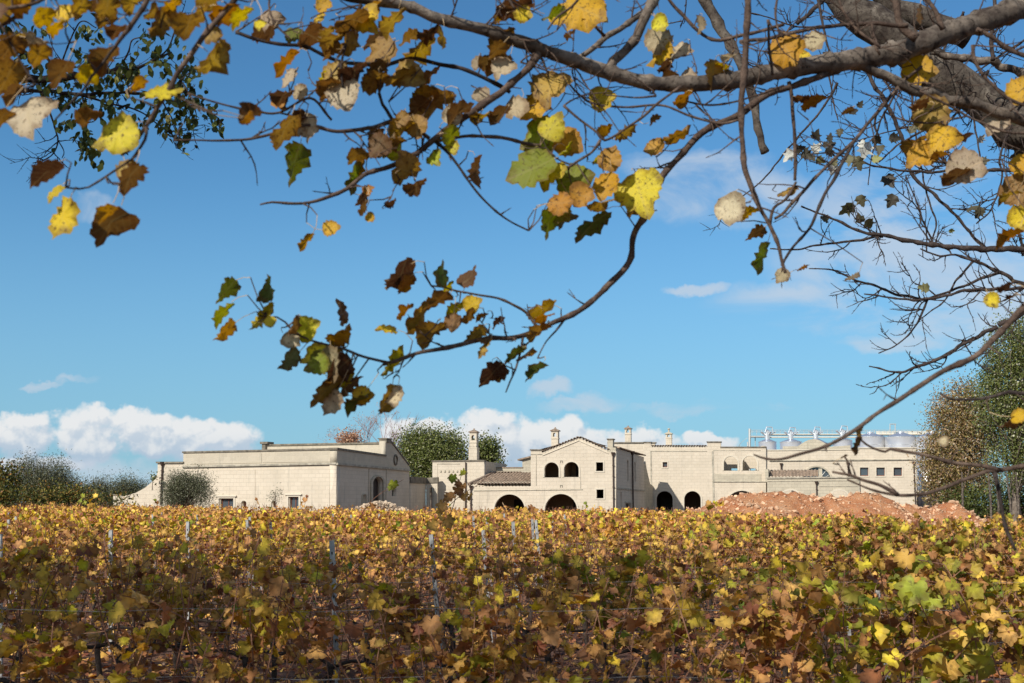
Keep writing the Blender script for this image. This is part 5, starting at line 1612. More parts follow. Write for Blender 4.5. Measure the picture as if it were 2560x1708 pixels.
# ------------------------------------------------------------------ near poplar whose boughs hang over the view
def dep1(px): return 2.45 + 0.00042 * px
class Boughs:
    def __init__(s, root, twigmat):
        s.root = root; s.pts = []; s.mat = twigmat; s.fine = MB(); s.fine_n = 0
    def bough(s, pix, r0, r1, dep, mat, name='branch', off=0.0, n=8, wob=.012, knots=True, dep_end=None):
        """pix: traced points; radii in pixels at that depth; dep: function of px or number"""
        P_ = []
        m = len(pix)
        for i, (x, y) in enumerate(pix):
            t = i / max(1, m - 1)
            D = (dep(x) if callable(dep) else dep) + off
            if dep_end is not None: D = D + (dep_end - D) * t if not callable(dep) else D
            q = at(x, y, D)
            P_.append((q.x, q.y, q.z, (r0 + (r1 - r0) * t) * D / F))
        seg_ = max(.012, P_[0][3] * 1.3)
        C_ = catmull(P_, seg_)
        seed = random.random() * 50
        out = []
        for i, p in enumerate(C_):
            rr = max(p[3], .0008)
            w_ = min(wob, rr * 1.1)
            nn = noise.noise_vector(Vector((i * seg_ * 14 + seed, seed, 1)))
            k_ = 1 + .22 * noise.noise(Vector((i * seg_ * 22, seed, 4))) + .1 * noise.noise(Vector((i * seg_ * 70, seed, 9)))
            if knots and (i % max(3, int(.11 / seg_))) == 0: k_ *= 1.22
            out.append((Vector(p[:3]) + nn * w_, rr * k_))
        mb = MB()
        mb.tube([o_[0] for o_ in out], [o_[1] for o_ in out], n)
        s.pts += [(o_[0], o_[1]) for o_ in out]
        o = mb.build(name, mat, s.root, smooth=True)
        return out
    def twigs(s, path, every, L0, lev=1, up=0.0, px_only=True, spurs=True, r=.0022, t0=0.0):
        """bare side twigs with buds all along a bough"""
        total = 0
        i = int(len(path) * t0)
        while i < len(path) - 1:
            p, rr = path[i]
            d = (path[min(i + 1, len(path) - 1)][0] - path[max(i - 1, 0)][0]).normalized()
            s.one_twig(p, d, random.uniform(.35, 1.0) * L0, min(r, rr * .8), lev, up)
            step = (path[min(i + 1, len(path) - 1)][0] - p).length or .01
            i += max(1, int(random.expovariate(1) * every / step))
    def one_twig(s, p, d, L, r, lev, up):
        side = Vector((random.gauss(0, 1), random.gauss(0, .6), random.gauss(0, 1) + up))
        side = (side - d * side.dot(d)).normalized()
        dd = (d * random.uniform(.4, 1.1) + side).normalized()
        pts = [p.copy()]; q = p.copy(); ns = max(3, int(L / .02))
        ns = min(ns, 12)
        for k in range(ns):
            dd = (dd + Vector((random.gauss(0, .16), random.gauss(0, .1), random.gauss(0, .16) + .05))).normalized()
            q = q + dd * L / ns
            pts.append(q.copy())
        s.fine.tube(pts, [r * (1 - .6 * k / ns) * (1.35 if k % 2 else 1) for k in range(ns + 1)], 5)
        s.fine.tube([pts[-1], pts[-1] + dd * r * 5], [r * .9, r * .2], 4)           # end bud
        s.pts += [(a_, r) for a_ in pts]
        for k in range(1, ns):
            if random.random() < .55:                                       # buds / spurs
                e_ = (dd + Vector((random.gauss(0, 1), random.gauss(0, 1), random.gauss(0, 1)))).normalized()
                s.fine.tube([pts[k], pts[k] + e_ * r * random.uniform(3, 7)], [r * .7, r * .35], 4)
            if lev > 0 and random.random() < .3:
                s.one_twig(pts[k], (pts[k] - pts[k - 1]).normalized(), L * random.uniform(.3, .6), r * .7, lev - 1, up)

pop = empty('poplar_tree', (4.6, 4.4, 0), 'near poplar with yellow and brown autumn leaves whose boughs hang across the sky', 'tree')
B = Boughs(pop, TWIG)
mb = MB()                                             # trunk stands just outside the frame on the right
TR = Vector((4.6, 4.4, 0))
mb.tube([(4.6, 4.4, -.2), (4.58, 4.42, .5), (4.5, 4.4, 1.6), (4.45, 4.3, 3.0), (4.3, 4.2, 4.4), (4.2, 4.1, 6.2), (4.1, 4.2, 8)], [.26, .21, .19, .17, .15, .1, .04], 14)
mb.build('trunk', TRUNKBARK, pop, smooth=True)
D1 = dep1
limb = B.bough([(700, -70), (800, -28), (870, -6), (960, 8), (1029, 20), (1090, 45), (1171, 66), (1240, 84), (1302, 104), (1384, 134), (1465, 164), (1530, 184), (1600, 203), (1649, 209), (1710, 210), (1771, 207), (1840, 199), (1902, 188), (1960, 176), (2025, 164), (2090, 155), (2147, 148),
                (2200, 140), (2249, 128), (2300, 110), (2351, 88), (2430, 62), (2515, 32), (2600, 0), (2800, -80), (3300, -250)], 11, 32, D1, BARK, n=14, wob=.004)
# the limb's far end joins the trunk
B.bough([(3300, -250), (3420, -240)], 32, 38, 3.9, BARK, n=12)
b2 = B.bough([(2120, 152), (2160, 165), (2200, 188), (2260, 212), (2300, 226), (2350, 240), (2400, 252), (2450, 268), (2500, 282), (2570, 312), (2700, 370), (2900, 430)], 12, 15, D1, BARK)
b3 = B.bough([(2240, 126), (2190, 132), (2130, 158), (2050, 190), (1980, 216), (1930, 232), (1880, 262), (1830, 296), (1780, 318), (1735, 352), (1700, 392), (1665, 430), (1645, 466), (1622, 520), (1596, 560), (1583, 600), (1577, 640), (1556, 680), (1525, 714), (1490, 745), (1440, 776), (1400, 800), (1350, 820), (1310, 838),
              (1270, 846), (1230, 843), (1180, 852), (1120, 868), (1060, 880), (1010, 893), (955, 910)], 10, 5, D1, TWIG, wob=.006, n=9)
b3b = B.bough([(965, 907), (908, 891), (857, 873), (800, 858), (760, 843), (730, 826), (712, 806), (691, 793), (668, 792)], 3.6, 2, D1, TWIG, n=6)
b3c = B.bough([(1345, 822), (1318, 783), (1285, 763), (1245, 746), (1190, 737), (1140, 728), (1110, 718), (1078, 715)], 4, 2.5, D1, TWIG, n=6)
b3d = B.bough([(1307, 834), (1300, 880), (1288, 925), (1275, 955), (1265, 982)], 3.4, 1.6, D1, TWIG, n=6)
b3e = B.bough([(1415, 796), (1390, 828), (1368, 852), (1345, 895)], 3.2, 1.6, D1, TWIG, n=6)
b4 = B.bough([(1345, 132), (1333, 150), (1290, 196), (1240, 237), (1200, 264), (1150, 300), (1110, 330), (1075, 358), (1040, 384), (1000, 402), (960, 418), (910, 440), (870, 468), (830, 490), (795, 503), (755, 509), (715, 508), (680, 505), (650, 511)], 11, 2.5, D1, TWIG, wob=.008, n=8)
b4b = B.bough([(1085, 350), (1115, 375), (1145, 415), (1171, 452), (1205, 495), (1240, 528), (1280, 556), (1322, 577)], 4.2, 2, D1, TWIGDARK, n=6)
b4c = B.bough([(1075, 352), (1120, 348), (1170, 340), (1240, 343), (1300, 355), (1350, 362)], 4, 5, D1, TWIG, n=6)
b5 = B.bough([(588, 80), (640, 98), (700, 112), (760, 115), (800, 135), (853, 155), (910, 163), (967, 161), (1037, 147), (1110, 163), (1171, 180), (1237, 208), (1275, 232)], 4.5, 5.5, D1, TWIGDARK, n=6, off=.12)
b6 = B.bough([(433, 351), (490, 350), (540, 352), (600, 350), (640, 344), (682, 335), (730, 322), (780, 314), (845, 330), (918, 322), (988, 302), (1040, 320), (1075, 345)], 2.2, 6, D1, TWIG, n=6)
b6b = B.bough([(947, 233), (956, 262), (968, 278), (982, 300)], 4, 5, D1, TWIGDARK, n=6)
b7 = B.bough([(469, 233), (490, 241), (560, 262), (640, 278), (698, 283), (775, 246), (830, 300)], 2.2, 3.5, D1, TWIG, n=6)
b8 = B.bough([(1530, 184), (1537, 152), (1567, 118), (1590, 92), (1604, 60), (1622, 26), (1640, -10), (1665, -60)], 13, 12, D1, BARK, n=8)
b8b = B.bough([(1420, 160), (1462, 136), (1490, 112), (1520, 88), (1560, 64), (1605, 34)], 7, 8, D1, BARK, n=8, off=.1)
b8c = B.bough([(1510, 92), (1490, 70), (1470, 45), (1460, 30)], 4, 3, D1, TWIG, n=6)
b9 = B.bough([(1866, -40), (1866, 0), (1869, 82), (1862, 163), (1855, 245), (1853, 326), (1862, 408), (1878, 470), (1898, 518), (1923, 559), (1943, 612), (1951, 645), (1962, 684)], 10, 4, 3.0, TWIG, n=8, wob=.006)
b10 = B.bough([(1972, 205), (1976, 240), (1984, 306), (1991, 388), (1988, 452)], 5, 4, D1, TWIG, n=6)
b11 = B.bough([(2330, 150), (2257, 204), (2188, 286), (2147, 339), (2119, 367), (2066, 416), (2008, 478), (1964, 527), (1935, 545)], 4.5, 4, D1, TWIG, n=7)
b11b = B.bough([(2135, 350), (2098, 424), (2057, 502), (2025, 571), (1984, 616), (1958, 655)], 5, 3, D1, TWIGDARK, n=7)
b11c = B.bough([(1923, 559), (1935, 520), (1965, 500), (1990, 455)], 4, 3, D1, TWIG, n=6)
b12 = B.bough([(2900, 560), (2700, 690), (2560, 772), (2487, 837), (2436, 888), (2374, 918), (2308, 959), (2257, 992), (2186, 1041), (2104, 1097), (2053, 1120), (2002, 1135), (1956, 1147), (1918, 1146), (1885, 1136)], 9.5, 2.2, 2.6, TWIG, n=8)
b14 = B.bough([(2900, 1100), (2700, 1140), (2560, 1167), (2499, 1176), (2470, 1178), (2432, 1190), (2403, 1201), (2375, 1215), (2333, 1230), (2294, 1236), (2241, 1239), (2190, 1228), (2150, 1212), (2118, 1198)], 6.8, 2.6, 2.9, TWIG, n=7)
b14b = B.bough([(2245, 1239), (2231, 1229), (2197, 1211), (2151, 1197), (2126, 1188), (2100, 1184), (2080, 1180)], 5, 3, 2.9, TWIG, n=6)
b14c = B.bough([(2126, 1188), (2121, 1170), (2117, 1150), (2110, 1140)], 2.6, 2, 2.9, TWIG, n=6)
b15 = B.bough([(2499, 1176), (2451, 1167), (2384, 1155), (2356, 1148), (2317, 1139), (2260, 1131), (2225, 1124), (2213, 1130), (2182, 1120), (2154, 1102), (2146, 1084)], 5.5, 2.2, 2.9, TWIG, n=6)
b16 = B.bough([(2488, 1182), (2495, 1219), (2503, 1263), (2516, 1316), (2528, 1349), (2541, 1378)], 5, 4, 2.9, TWIGDARK, n=6)
b17 = B.bough([(2700, 975), (2560, 984), (2519, 980), (2490, 990), (2452, 997), (2414, 998), (2376, 998), (2363, 991), (2350, 982)], 5.5, 2, 3.0, TWIGDARK, n=6)
# boughs hanging in from above on the left
L1 = B.bough([(378, -60), (367, 0), (347, 33), (322, 73), (300, 100), (286, 120)], 8, 5, 2.2, TWIG, n=7)
L2 = B.bough([(620, -60), (588, 0), (559, 33), (522, 78), (482, 135), (445, 184), (429, 216), (410, 245), (392, 270), (363, 318), (340, 350), (320, 376), (300, 386)], 8, 5, 2.2, TWIG, n=8)
L3 = B.bough([(366, 318), (364, 350), (330, 400), (305, 415), (282, 429), (245, 453), (220, 468), (196, 473), (163, 469)], 4, 2.4, 2.2, TWIG, n=6)
L4 = B.bough([(110, -60), (82, 0), (45, 38), (0, 66), (-60, 100)], 6, 5, 2.2, TWIG, n=7)
L4b = B.bough([(8, 69), (20, 100), (33, 122), (48, 150), (61, 171), (90, 210)], 3.5, 2.5, 2.2, TWIGDARK, n=6)
L5 = B.bough([(286, 118), (255, 160), (229, 192), (212, 222), (190, 245), (139, 298)], 4.5, 2.2, 2.2, TWIGDARK, n=6)
L6 = B.bough([(-60, 30), (10, 22), (70, 12), (110, -5), (140, -50)], 5, 4, 2.15, TWIG, n=6)
ups = [B.bough([(450, -60), (435, 0), (410, 40), (402, 70)], 3.5, 2.5, 2.25, TWIG, n=6), B.bough([(250, -70), (240, -10), (262, 40), (290, 75)], 4, 2.5, 2.25, TWIG, n=6),
       B.bough([(690, -60), (672, 10), (690, 60), (730, 100)], 3.5, 2.5, 2.6, TWIG, n=6), B.bough([(905, 10), (880, 60), (860, 120), (850, 170), (856, 220)], 5, 3, 2.75, TWIGDARK, n=6),
       B.bough([(1475, -60), (1440, 5), (1395, 40), (1370, 75)], 5, 2.5, 2.8, TWIG, n=6), B.bough([(1260, -60), (1275, 0), (1290, 25)], 4, 3, 2.8, TWIG, n=6),
       B.bough([(1640, -50), (1700, 30), (1740, 75), (1790, 100), (1850, 90), (1960, 62)], 5, 4, 3.3, TWIG, n=6)]
# crossing dense twigs in the right-hand crown
for pix, a_, b_, d_ in (([(1850, 105), (1960, 88), (2060, 66), (2150, 62), (2240, 62), (2270, 62)], 7, 9, 3.2), ([(2290, 100), (2250, 60), (2235, 0), (2225, -60)], 16, 12, 3.3), ([(2360, 70), (2340, 30), (2310, -10), (2290, -60)], 10, 9, 3.2),
                   ([(2440, 70), (2480, 90), (2560, 140), (2700, 200)], 9, 10, 3.2), ([(2430, 110), (2440, 160), (2480, 210), (2510, 240), (2580, 270)], 7, 6, 3.3), ([(2200, 120), (2140, 70), (2110, 30), (2095, -20)], 6, 5, 3.1),
                   ([(2180, 60), (2190, 120), (2200, 135)], 6, 5, 3.15), ([(2300, 226), (2360, 260), (2440, 300), (2520, 330), (2600, 330)], 4, 5, 3.3), ([(2210, 280), (2260, 300), (2330, 306), (2390, 296), (2420, 290)], 4, 3, 3.4),
                   ([(1920, 50), (1922, 110), (1930, 160), (1932, 190)], 6, 5, 3.1), ([(1945, -20), (1938, 40), (1950, 90), (1960, 95)], 5, 3.5, 3.1), ([(1700, 250), (1760, 262), (1820, 258), (1900, 236), (1960, 214)], 4, 4, 3.2),
                   ([(1300, 155), (1400, 190), (1440, 230), (1480, 260), (1560, 268), (1650, 262), (1730, 290), (1800, 310), (1850, 300)], 3.6, 5, 3.1), ([(1410, 262), (1450, 300), (1490, 330), (1510, 350), (1560, 325), (1610, 290), (1640, 260), (1700, 215)], 5, 5, 3.0),
                   ([(1500, 350), (1480, 380), (1450, 400), (1420, 420)], 5, 5, 2.95), ([(1640, 240), (1600, 245), (1560, 242), (1515, 238)], 4, 2.5, 3.0)):
    path = B.bough(pix, a_ * .66, b_ * .66, d_, TWIG, n=7, wob=.012)
    B.twigs(path, .12, .18, 1)
for path, ev, L_, lev in ((b3, .11, .10, 1), (b4, .12, .16, 1), (b5, .09, .16, 1), (b6, .07, .12, 1), (b7, .12, .10, 0), (b8, .12, .2, 1), (b8b, .1, .16, 1), (b9, .18, .12, 0), (b2, .07, .28, 2), (b11, .1, .16, 1), (b11b, .1, .14, 1), (b12, .34, .05, 0),
                      (b14, .2, .05, 0), (b15, .3, .05, 0), (b17, .2, .05, 0), (b4b, .07, .04, 0), (b3c, .12, .04, 0), (L2, .25, .12, 0), (L1, .14, .12, 0), (L4, .15, .15, 1), (L6, .1, .15, 1), (b14b, .2, .05, 0)):
    B.twigs(path, ev, L_, lev)
B.twigs(limb, .1, .3, 2, up=.0, t0=.12)
for pth in ups: B.twigs(pth, .1, .15, 1)

# leaves: (px, py, size px, tip angle deg, tone, facing) facing: 'l' faces the sun, 's' shows its shaded side, 'n' narrow (edge-on)
TONES = dict(D=(0, .12), B=(.2, .34), O=(.38, .48), Y=(.55, .66), L=(.68, .76), G=(.8, .9), W=(.95, 1.0), K=(.88, .93))
LV = '''68 278 128 -60 W l;97 136 65 -80 B s;153 180 78 -90 D s;263 148 85 -70 D s;20 190 95 -90 B s;22 120 80 -90 B s;216 285 65 -80 B s;295 335 105 -150 L l;405 235 85 10 L n;538 150 100 -50 B s;402 60 80 -85 B s;
470 60 85 -80 B s;252 12 65 -60 D s;40 100 50 -60 Y l;290 75 55 -80 D s;115 430 88 -150 D s;140 480 52 -130 L n;157 540 98 -100 Y l;325 440 85 -80 D s;318 425 60 -60 B l;275 555 112 -95 D s;268 530 60 -95 O s;345 212 50 -10 O s;
160 30 55 -40 Y l;110 45 60 -70 Y s;272 45 45 -30 O s;560 30 80 -60 O s;605 40 70 -110 L s;520 0 80 -80 B s;435 12 65 -70 O s;330 8 60 -70 B s;15 20 80 -80 B s;60 15 70 -80 O s;140 70 50 -80 Y s;200 20 60 -80 B s;5 290 60 -90 B s;35 235 60 -100 D s;
676 45 60 -100 W l;678 85 42 -80 D s;650 60 30 -90 L l;810 15 42 -30 Y l;795 42 32 0 Y l;775 88 80 -40 D s;822 78 60 -90 B s;830 98 75 -90 B s;872 112 75 -90 B s;880 48 95 -40 B s;982 52 85 -80 B s;940 12 70 -70 B s;
720 155 78 -130 O n;725 195 52 -125 W n;705 240 62 -80 D s;700 250 50 -60 O l;860 235 88 -60 W l;828 218 80 -95 B s;935 200 78 -80 B s;885 185 80 -60 D s;810 200 50 -110 L n;1005 188 78 -170 B s;1040 182 32 -20 L l;960 128 55 -20 D s;
1052 125 90 -60 B s;1022 95 60 -20 B s;1072 85 62 -80 D s;1110 90 50 -90 B n;1085 258 112 -95 B s;1050 265 60 -120 D s;712 322 98 -80 B s;628 290 62 -20 D s;620 295 40 -30 O s;738 405 100 -105 K n;755 320 50 -60 W l;
893 415 70 -100 O n;893 440 78 -110 K n;962 362 90 -20 B s;1005 322 70 -90 B s;985 375 70 -60 G s;1085 393 46 -50 G l;1128 340 52 -40 G s;1130 370 40 -60 L l;1022 430 85 -30 B s;1040 468 62 -60 D s;1190 425 75 -85 D n;
918 477 32 20 O l;904 500 34 -150 D s;912 522 38 -80 D s;925 545 25 -60 Y l;976 510 30 30 D s;768 603 50 -100 O s;827 572 42 0 Y l;1142 284 78 10 D s;1130 290 50 -60 W l;1200 292 55 -80 B s;1202 232 48 -40 W l;
1192 158 34 -90 W l;1222 150 60 -90 D s;1258 165 62 -110 W l;1290 22 95 -40 D s;1308 35 45 -20 Y l;1250 45 40 -60 O s;1385 35 65 -40 G s;1392 45 40 -60 Y l;1455 22 125 -40 Y l;1490 30 60 -40 L l;1425 85 35 -80 D s;1462 60 32 -100 D s;
1375 212 100 -90 B l;1330 270 78 -10 Y l;1322 255 60 -10 B s;1290 268 62 -110 W l;1250 285 64 -100 D s;1507 250 62 0 L l;1352 338 98 -150 G l;1380 318 70 60 L l;1335 420 118 -160 G l;1378 432 80 -100 L l;1432 450 90 10 G l;1495 395 40 0 L s;
1525 398 62 80 O l;1515 462 72 -100 Y l;1455 490 62 -20 O l;1500 505 70 -60 B s;1400 508 62 -10 O l;1372 548 80 -105 G n;1398 530 60 -40 G l;1412 545 55 -80 K s;1482 558 104 -100 K s;1597 475 122 -70 L l;1590 520 60 -70 B s;1618 530 45 -60 D s;
1640 368 50 -160 O l;1690 342 70 20 B s;1560 330 60 40 B s;1512 325 42 80 O s;1650 60 45 -60 L l;1645 100 70 -90 W l;1652 132 72 -130 Y n;1692 125 62 -130 W n;1663 168 45 -90 D s;1752 60 42 -100 W n;1800 165 48 180 Y n;1822 142 42 -90 W s;
1716 188 42 -10 W l;1710 248 60 -70 O s;1635 300 34 0 D s;1825 525 78 -90 W l;1845 540 50 -60 B s;1870 532 48 20 Y n;1890 582 52 -120 D s;1908 640 75 -110 K n;1965 475 48 10 B n;1965 122 92 -60 Y l;1950 110 50 -120 O s;2000 145 52 -10 Y l;
2035 100 58 -60 W l;2294 178 82 -10 Y l;2552 225 72 -100 Y l;2030 252 62 -30 O s;2002 245 45 -60 D s;2328 285 92 -60 B l;2300 262 50 180 D s;2352 343 85 -110 Y l;2308 385 78 -140 Y l;2395 345 62 0 D s;2412 420 90 -20 W l;2392 440 78 -100 D s;
2490 305 60 -120 W l;2545 475 90 -70 B l;2556 412 60 -60 Y l;2552 545 62 -80 Y l;2522 590 70 -140 O n;2120 275 30 -120 D s;2145 610 5 0 O s;1955 688 38 -120 W l;2005 668 30 0 O s;2132 690 35 -160 W s;2480 750 38 -60 Y l;2515 722 42 -100 D s;2530 740 30 -90 D s;
568 725 68 -120 K s;560 782 68 -100 G s;567 827 62 -135 O n;676 727 62 95 K n;663 775 52 -30 L s;658 802 62 -140 L n;676 804 30 0 L l;765 822 66 20 L l;738 815 50 -80 D s;725 845 50 -40 W l;728 898 62 -150 K s;790 885 68 -150 L l;795 907 60 -150 G l;
857 785 62 105 D n;850 845 62 60 O s;838 872 62 -100 B s;845 925 88 -150 D s;855 942 55 0 Y l;818 972 92 -130 B s;830 1003 62 -120 W l;868 965 70 10 D s;893 1003 72 -95 K s;905 990 50 0 Y l;975 1000 80 -80 B s;985 990 55 -70 W l;978 908 80 60 L n;
970 823 50 175 Y n;1003 690 92 -95 D s;1015 712 55 -80 O s;1108 690 62 95 K n;1112 722 52 -60 L s;1175 697 56 60 D n;1095 752 72 -170 B s;1055 798 85 -100 B s;1080 832 88 -80 B s;1012 778 52 130 O s;1140 772 58 -140 L s;1180 762 48 20 Y l;1170 792 48 -100 B s;
1133 805 44 -90 B l;1205 790 34 -120 O s;1243 807 38 0 D s;1352 772 78 150 B s;1358 790 50 -60 O s;1345 830 70 -110 B s;1230 935 76 -100 D s;1240 930 50 -60 B l;1290 885 58 -170 K s;1312 885 52 -30 B s;1340 925 62 -110 K s;1215 868 52 -120 B n;
1305 868 30 0 D s;1210 850 30 180 D n;2530 1055 60 180 D s;2545 1040 40 0 Y l;2145 1112 42 -110 D n;2150 1080 30 70 B n;2110 1142 18 0 D s;2400 1070 5 0 D s;2360 1103 26 170 W l'''
rows_ = [r_.split() for r_ in LV.replace('\n', '').split(';')]
# a few dozen more leaves of the same crown among the traced ones
extra = []
for (cx, cy, sx, sy, n_e) in ((60, 80, 80, 80, 15), (470, 60, 90, 60, 10), (860, 120, 110, 80, 20), (960, 350, 90, 50, 14), (1230, 120, 80, 80, 10), (720, 60, 80, 50, 8), (1020, 200, 100, 80, 14), (200, 90, 100, 70, 10), (1090, 270, 90, 60, 10), (780, 270, 70, 45, 10), (1380, 400, 60, 60, 8), (1720, 230, 120, 60, 7),
                            (2400, 330, 90, 70, 8), (2540, 420, 30, 120, 6), (1140, 780, 60, 40, 4), (850, 930, 50, 40, 4), (2500, 60, 100, 60, 5)):
    for _ in range(int(n_e * .32)):
        t = random.choice(['B', 'B', 'D', 'O', 'B', 'D', 'B', 'G' if cx < 1500 else 'B', 'B', 'Y', 'B', 'W'])
        extra.append([cx + random.gauss(0, sx / 1.6), cy + random.gauss(0, sy / 1.6), random.uniform(40, 82), random.gauss(-90, 50), t, random.choice('lsssn')])
V = Vector
petiole = MB()
bp_ = np.array([list(p[0]) for p in B.pts])
PL_, NL_, TL_, SL_, RL_ = [], [], [], [], []
Sv = np.array(S)
def add_leaf(x, y, sz, ang, tone, face, dark=False):
    x, y, sz, ang = float(x), float(y), float(sz), math.radians(float(ang))
    # nearest twig in the image decides the depth
    D = dep1(x) if x > 650 else 2.2
    if y > 960 and x > 2000: D = 2.9
    c0 = at(x, y, D)
    j = np.argmin(((bp_ - np.array(c0)) ** 2 * np.array([1, .15, 1])).sum(1))
    D = bp_[j][1] + random.uniform(-.05, .05)
    c_ = at(x, y, D)
    view = -Vector((c_.x, c_.y, c_.z - CAMZ)).normalized()
    right = Vector((1, 0, 0)); right = (right - view * right.dot(view)).normalized(); upv = right.cross(view) * -1
    upv = Vector((0, 0, 1)); upv = (upv - view * upv.dot(view)).normalized()
    tip = right * math.cos(ang) + upv * math.sin(ang)
    side = tip.cross(view)
    if face == 'l':
        n = view * .8 + Vector(Sv) * .9 + Vector((random.gauss(0, .15), 0, random.gauss(0, .15)))
    elif face == 's':      # its sunward side is turned away from us
        n = -(view * .95 - Vector(Sv) * .95 + side * random.choice((-1, 1)) * .0 + Vector((random.gauss(0, .12), random.gauss(0, .1), random.gauss(0, .12))))
        if n.dot(view) < 0: m_n = -n
        else: m_n = n
        n = (view * .75 - Vector(Sv) * .8 + side * random.uniform(-.2, .2))
    else:
        n = side * random.choice((-1, 1)) * .9 + view * .42
    n.normalize()
    tp = (tip - n * tip.dot(n) * .85)
    size = sz * D / F * 1.16
    lo_, hi_ = TONES[tone]
    PL_.append(list(c_)); NL_.append(list(n)); TL_.append(list(tp)); SL_.append(size); RL_.append(random.uniform(lo_, hi_))
    t = tp.normalized(); t = (t - n * t.dot(n)).normalized()
    base_ = c_ - t * size * .42
    j = np.argmin(((bp_ - np.array(base_)) ** 2).sum(1))
    q = Vector(bp_[j]); dist = (q - base_).length
    if dist < .5:
        pl = min(.05, dist * .7)
        mid = base_ - t * pl * .6 + (q - base_).normalized() * pl * .5
        petiole.tube([base_, base_ - t * pl * .35 + (q - base_) * .08, mid], [.0009, .0009, .0011], 4)
        k1 = mid.lerp(q, .5) + V((random.gauss(0, .12), random.gauss(0, .05), random.gauss(-.05, .1))) * dist * .5
        B.fine.tube([mid, k1, q], [.0013, .0016, .0022], 5)
for r_ in rows_:
    if len(r_) == 6 and float(r_[2]) > 12: add_leaf(*r_)
for r_ in extra: add_leaf(*r_)
# high crown out of the picture: its boughs shade the front of the field
leaf_mesh('foliage', POP_T, PL_, NL_, TL_, SL_, RL_, POPLEAF, pop)
B.fine.add(petiole.v, petiole.f, 1)
B.fine.build('twigs', [TWIG, simple('pale_petiole', (0.5, 0.36, 0.2), .6)], pop)
print('near leaves', len(PL_))

# ------------------------------------------------------------------ bare white poplar further right
wp = empty('white_poplar', (7.6, 9.6, 0), 'bare white poplar with sharp dark twigs and a few small grey lobed leaves at right', 'tree')
Wt = Boughs(wp, TWIGDARK)
mb = MB(); mb.tube([(7.6, 9.6, -.8), (7.5, 9.6, 1), (7.3, 9.4, 2.6), (7.1, 9.1, 3.6), (6.9, 8.9, 5.5), (6.7, 8.8, 9)], [.34, .28, .25, .22, .17, .1], 14); mb.build('trunk', TRUNKBARK, wp, smooth=True)
big_ = Wt.bough([(2040, -90), (2080, -30), (2120, 20), (2170, 55), (2240, 95), (2300, 140), (2360, 190), (2430, 235), (2500, 285), (2580, 335), (2700, 420), (3100, 650), (3500, 800)], 34, 62, 8.2, TRUNKBARK, n=14, wob=.02)
st1 = Wt.bough([(1740, -60), (1763, 0), (1795, 60), (1830, 110), (1850, 160), (1868, 210), (1885, 270), (1900, 320), (1915, 378)], 15, 9, 6.5, TRUNKBARK, n=9, wob=.02)
big2 = Wt.bough([(2420, 90), (2340, 60), (2240, 20), (2180, -40)], 30, 24, 8.6, TRUNKBARK, n=12, wob=.02)
big3 = Wt.bough([(2330, 130), (2380, 140), (2474, 155), (2560, 182), (2700, 215), (3000, 300)], 7, 13, 7.6, BARK, n=10, wob=.02)
T = []
Wd = 7.4
